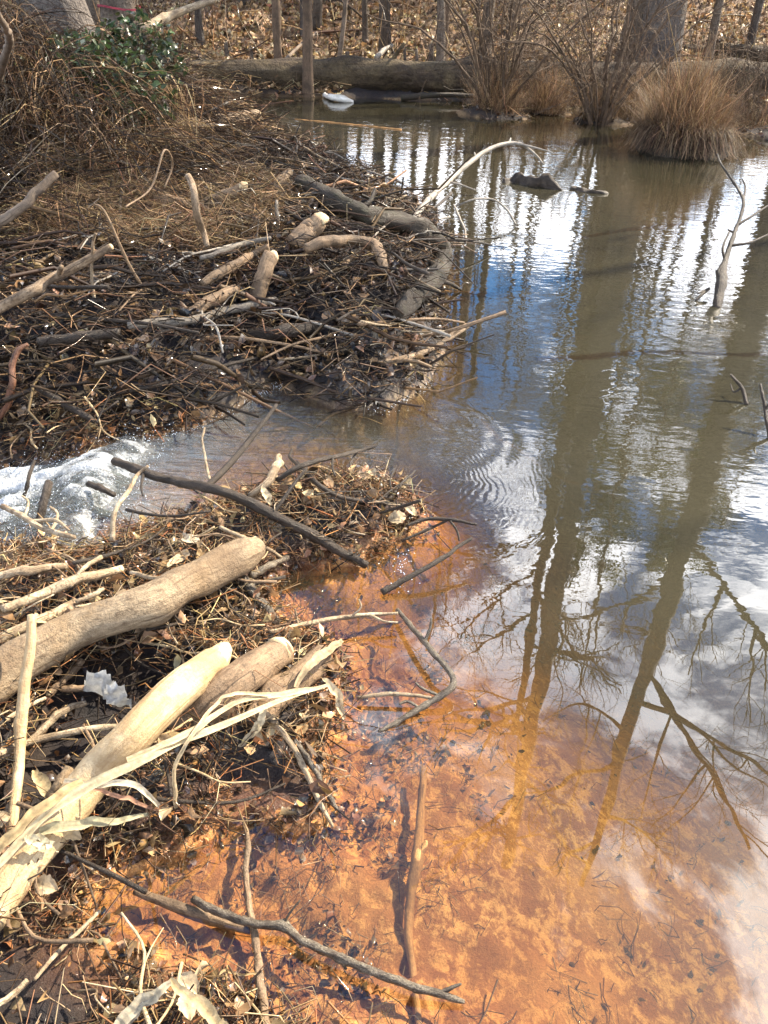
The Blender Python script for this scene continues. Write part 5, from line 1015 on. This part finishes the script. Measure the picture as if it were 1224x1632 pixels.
# sunken litter on the orange bed
def sunken_stuff(name, label, n, seed, leafy=True):
    r = np.random.default_rng(seed); y = .6+r.random(n)**.8*3.4; x = r.uniform(-1.3, 2.6, n)
    c = fbm(x*3.2, y*3.2, 4, 3); s = sdist(x, y); k = (s < -.015) & (c > -.35+.5*r.random(n)) & (x < y*.8+.3); x, y, s = x[k], y[k], s[k]; z = H(x, y, s); n = len(x)
    if leafy:
        Nr = r.normal(size=(n, 3))*.25+[0, 0, 1]; me = litter_mesh(name, np.stack([x, y, z+.006], -1), r.uniform(.005, .022, n), Nr, [(.12, .06, .03), (.18, .085, .035), (.09, .05, .03), (.28, .14, .05)], M_silt, .25, .3, .8, r)
    else:
        D = unit(dirs(n, r, .04)); V, F, k = twigs(np.stack([x, y, z+.006], -1), D, r.uniform(.02, .14, n), r.uniform(.0015, .004, n), .2, 4, 3, r); me = meshdata(name, V, F, M_silt, True, {'col': np.repeat(pick([(.16, .08, .035), (.24, .12, .045), (.40, .20, .08)], n, .25, r), k, 0)})
    tag(obj(name, me), label, kind='stuff')
sunken_stuff('sunken_leaf_bits', 'dark leaf fragments resting on the orange pond bed', 3000, 15)
sunken_stuff('sunken_straw', 'thin silted stems resting on the orange pond bed', 3000, 16, False)

# countable twigs and leaves on top of the mass
def copies(name, meshes, n, box, label, cat, group, seed, off, tilt=.2, smin=.02, sc=(.7, 1.3), extra=None, words=(), lmk='near'):
    r = np.random.default_rng(seed); x, y, z, s = region(n*14, box, r, smin, 9, extra); done = 0
    for i in range(len(x)):
        if done >= n: break
        w_, seen = where((x[i], y[i], z[i]), lmk); m = i % len(meshes); lab = words[m]+' '+w_
        if not seen or lab in USED: continue
        USED.add(lab); done += 1
        o = bpy.data.objects.new(name, meshes[m]); COL.objects.link(o); o.location = (x[i], y[i], z[i]+r.uniform(*off))
        o.rotation_euler = (r.normal()*tilt, r.normal()*tilt, r.random()*6.28); c = r.uniform(*sc); o.scale = (c, c, c); tag(o, lab, cat, group)
def one_twig(seed, L, w, mat, fork=True):
    r = np.random.default_rng(seed); P = spline(np.array([[-L/2, 0, 0], [-L*.15, L*r.normal()*.06, 0], [L*.2, L*r.normal()*.08, .01], [L/2, L*r.normal()*.08, r.normal()*.02]]), 12); M = Mesh(); M.tube(P, np.linspace(w, w*.5, 12)/2, sides=7, rough=.15, seed=seed, knots=2)
    if fork:
        q = P[6]; M.tube(spline(np.array([q, q+[L*.12, L*.06*r.choice([-1, 1]), .01], q+[L*.25, L*.15*r.choice([-1, 1]), .02]]), 6), np.linspace(w*.5, w*.25, 6)/2, sides=5)
    return M.data('twig', mat)
def one_leaf(seed, L, col):
    r = np.random.default_rng(seed); g = np.linspace(-1, 1, 7); h = np.linspace(0, 1, 10); A, B = np.meshgrid(g, h)
    w = np.sin(np.clip(B*1.02, 0, 1)*3.14)**.7*.34*(1+.12*np.sin(B*25))+.004; V = np.stack([A*w, B-.5, .25*np.abs(A)*w*1.3+r.normal()*.4*(B-.5)**2+.05*fbm(A*2+seed, B*4)], -1).reshape(-1, 3)*L
    i = np.arange(9)[:, None]*7+np.arange(6)[None]; F = np.stack([i, i+1, i+8, i+7], -1).reshape(-1, 4)
    C = np.array(col)[None]*(1-.35*(np.abs(A).ravel() < .1))[:, None]
    return meshdata('leaf', V, F, M_litter, True, {'col': C})
nt_ = [one_twig(200+k, [.16, .24, .12, .30, .2][k], [.006, .008, .005, .010, .007][k], [M_bone, M_brown, M_bone, M_dark, M_pale][k], k % 2 == 0) for k in range(5)]
ft_ = [one_twig(220+k, [.4, .6, .5, .8, .45][k], [.012, .018, .014, .024, .012][k], [M_bone, M_brown, M_silver, M_dark, M_brown][k], k % 2 == 0) for k in range(5)]
nl_ = [one_leaf(240+k, [.06, .05, .07, .045][k], [(.42, .28, .14), (.28, .16, .08), (.52, .40, .24), (.20, .11, .05)][k]) for k in range(4)]
copies('twig', nt_, 110, NEAR, 'small broken twig lying on the matted litter of the near dam', 'twig', 'small twigs on the near dam', 301, (.03, .08), .25, words=['pale forked twig', 'brown twig', 'short pale forked twig', 'dark twig', 'cream forked twig'])
copies('stick', ft_, 130, (-3.6, .5, 3.6, 9.2), 'broken stick lying on the brown mat of the far dam', 'stick', 'broken sticks on the far dam', 302, (.05, .13), .15, words=['straight tan stick', 'long brown stick', 'grey barked stick', 'thick dark stick', 'slim brown stick'], lmk='far')
copies('dry_leaf', nl_, 90, NEAR, 'curled dry leaf lying on top of the near dam', 'leaf', 'curled dry leaves on the near dam', 303, (.03, .08), .5, sc=(.6, 1.1), words=['curled tan leaf', 'brown curled leaf', 'pale curled leaf', 'dark curled leaf'])

# ------------------------------------------------------------------ the vine-covered bank at the left
def vine_mass(n, seed, box, hr, w, pal, cond=None, Lr=(.4, 1.4)):
    r = np.random.default_rng(seed); x, y, z, s = region(n*3, box, r, .1, 99, cond); x, y, z = x[:n], y[:n], z[:n]; n = len(x); K = 8; t = np.linspace(0, 1, K)
    a = r.random(n)*6.283; L = r.uniform(*Lr, n); h = r.uniform(*hr, n)*top_h(x, y); h2 = r.uniform(-.1, .6, n)*h
    P = np.zeros((n, K, 3)); P[:, :, 0] = x[:, None]+np.cos(a)[:, None]*L[:, None]*t; P[:, :, 1] = y[:, None]+np.sin(a)[:, None]*L[:, None]*t
    P[:, :, 2] = z[:, None]+h[:, None]*(np.sin(t*2.2+.3))[None]*(1)+(h2-h*.6)[:, None]*t[None]**2
    P += np.cumsum(r.normal(size=P.shape)*.022, axis=1)
    W = r.uniform(*w, n)[:, None]*(1-.5*t)[None]; wd = unit(r.normal(size=(n, 3)))
    V1, F1, k = ribbons(P, W, wd); wd2 = unit(np.cross(wd, unit(P[:, -1]-P[:, 0]))); V2, F2, k2 = ribbons(P, W, wd2)
    C = pick(pal, n, .3, r); return np.vstack([V1, V2]), np.vstack([F1, F2+len(V1)]), np.vstack([np.repeat(C, k, 0), np.repeat(C, k2, 0)])
def top_h(x, y):
    """height of the vine heap: highest round the leaning tree"""
    return (.35+.65*smooth(8.6, 7.2, y))*(.22+.30*smooth(-1.7, -2.5, x)+.24*np.exp(-(((x+2.3)/.9)**2+((y-7.0)/1.7)**2))+.15*smooth(-2.2, -3.6, x)*smooth(4.6, 6.2, y))
VB = (-7.5, -1.4, 4.7, 11.0)
vc = lambda x, y, s: (x < -2.15+.42*np.minimum(y-4.7, 1.9)-.16*np.maximum(y-6.6, 0)+.2*np.sin(y*4)) & (x > -.75*y-.3)
V, F, C = vine_mass(9500, 401, VB, (.25, .75), (.003, .009), BROWNS[3:4]+DARKS*2, vc)  # near-black stem colours stand in for the shade within the heap
V2, F2, C2 = vine_mass(3000, 404, (-3.6, -1.0, 5.8, 9.8), (.3, .9), (.003, .009), DARKS+BROWNS[3:6]+TANS[3:4], lambda x, y, s: (s > .35) & (x < -1.9+.15*(7-y)), (.3, .9)); F2 = F2+len(V); V = np.vstack([V, V2]); F = np.vstack([F, F2]); C = np.vstack([C, C2])
tag(obj('vine_tangle', meshdata('vine_tangle', V, F, M_litter, True, {'col': C})), 'dark tangle of vines and brambles heaped on the left bank', kind='stuff')
V, F, C = vine_mass(380, 402, (-2.6, -1.8, 6.0, 7.4), (.35, .8), (.004, .010), TANS+TAWNY, vc, (.3, 1.0))
tag(obj('dry_vines', meshdata('dry_vines', V, F, M_dry, True, {'col': C})), 'sunlit pale dry vines draped over the tangle on the left bank', kind='stuff')
def bush_leaves(n, seed, cen, rad_, L, pal, mat=M_leaf):
    n = int(n*1.5)
    r = np.random.default_rng(seed); d = unit(r.normal(size=(n, 3)))*r.random((n, 1))**.45; c = np.array(cen)+d*rad_
    cl = fbm(c[:, 0]*3, c[:, 1]*3, c[:, 2]*3, 2); k = cl > -.25; c = c[k]; n = len(c)
    V, Q, T = leaves(c, r.uniform(*L, n), r.normal(size=(n, 3))+[0, 0, .6], r, .8, .4); return V, [Q, T], np.repeat(pick(pal, n, .25, r), 8, 0)
GREENS = [(.045, .07, .025), (.03, .05, .02), (.06, .09, .035), (.04, .05, .02), (.07, .085, .04), (.06, .045, .025)]
for (px, py, Y, rx, rz, n, sd_, lab) in [(140, 150, 6.9, .65, .42, 1500, 1, 'glossy evergreen vine leaves climbing in front of the leaning tree'), (222, 95, 7.6, .38, .36, 600, 2, 'evergreen leaves hanging right of the leaning tree trunk'), (30, 210, 6.8, .7, .34, 700, 3, 'low evergreen leaves at the left edge below the leaning tree'), (80, 330, 6.0, .8, .30, 1100, 4, 'shaded evergreen leaves low in the vine tangle at left'), (230, 200, 7.6, .3, .35, 260, 5, 'sparse evergreen sprigs among the pale hanging vines')]:
    c, t = along(px, py, Y); e = empty('evergreen_vine', (c[0], c[1], c[2]-rz)); b = np.array(e.location)
    V, Fq, C = bush_leaves(n, sd_, c, (rx, rx*.7, rz), (.04, .085), GREENS); obj('leaves', meshdata('leaves', V-b, Fq, M_leaf, False, {'col': C}), e)
    r = np.random.default_rng(sd_); M = Mesh()
    for k in range(18):
        d = unit(r.normal(size=(1, 3)))[0]*[rx, rx*.7, rz]; M.tube(spline(np.array([c-[0, 0, rz*1.1], c+d*.4+r.normal(size=3)*.05, c+d*.95]), 8), np.linspace(.006, .002, 8), sides=4, cap=False)
    obj('stems', M.data('stems', M_limb, b), e); tag(e, lab, 'vine')
# pale grass hanging down the near side of the heap
r = np.random.default_rng(88); n = 1300; px = r.normal(size=n)*30+232+20*r.random(n); py = r.uniform(120, 250, n); K = 7; t = np.linspace(0, 1, K); P = np.zeros((n, K, 3))
for i in range(n):
    c, _ = along(px[i], py[i], r.uniform(6.9, 8.2)); L = r.uniform(.25, .9); P[i] = c+np.stack([r.normal()*.12*t+.03*np.sin(t*7+r.random()*6), -.25*t*r.random(), -L*t**1.2], -1)
V, F, k = ribbons(P, r.uniform(.004, .009, n)[:, None]*(1-.6*t)[None], unit(r.normal(size=(n, 3))))
tag(obj('hanging_grass', meshdata('hanging_grass', V, F, M_dry, True, {'col': np.repeat(pick(TAWNY+TANS, n, .25, r), k, 0)})), 'curtain of pale dry grass hanging from the vine heap', kind='stuff')
for k, (pts, lab) in enumerate([([(200, 330, .5, 3), (240, 300, .5, 3), (262, 240, .6, 3), (275, 262, .5, 3), (262, 300, .35, 2)], 'wiry pale vine looping down at the edge of the vine heap'), ([(232, 465, .05, 5), (205, 420, .2, 5), (168, 340, .4, 4), (150, 325, .45, 3)], 'straight thin pale shoot leaning left below the vine heap'),
        ([(150, 475, .1, 5), (146, 430, .2, 5), (150, 380, .35, 4), (154, 372, .36, 3)], 'short upright pale shoot beside the pale straight branch'), ([(-10, 362, .55, 16), (40, 325, .6, 15), (88, 275, .7, 12)], 'mossy grey branch lying in the shaded vines at the left edge'), ([(-5, 130, .9, 14), (14, 70, 1.3, 12), (-10, 10, 1.7, 10)], 'bent brown stem at the top left edge')]):
    stick('vine' if k < 3 else 'branch', lab, 'vine' if k < 3 else 'branch', pts, M_brown if k < 2 else M_bone if k < 3 else M_limb)
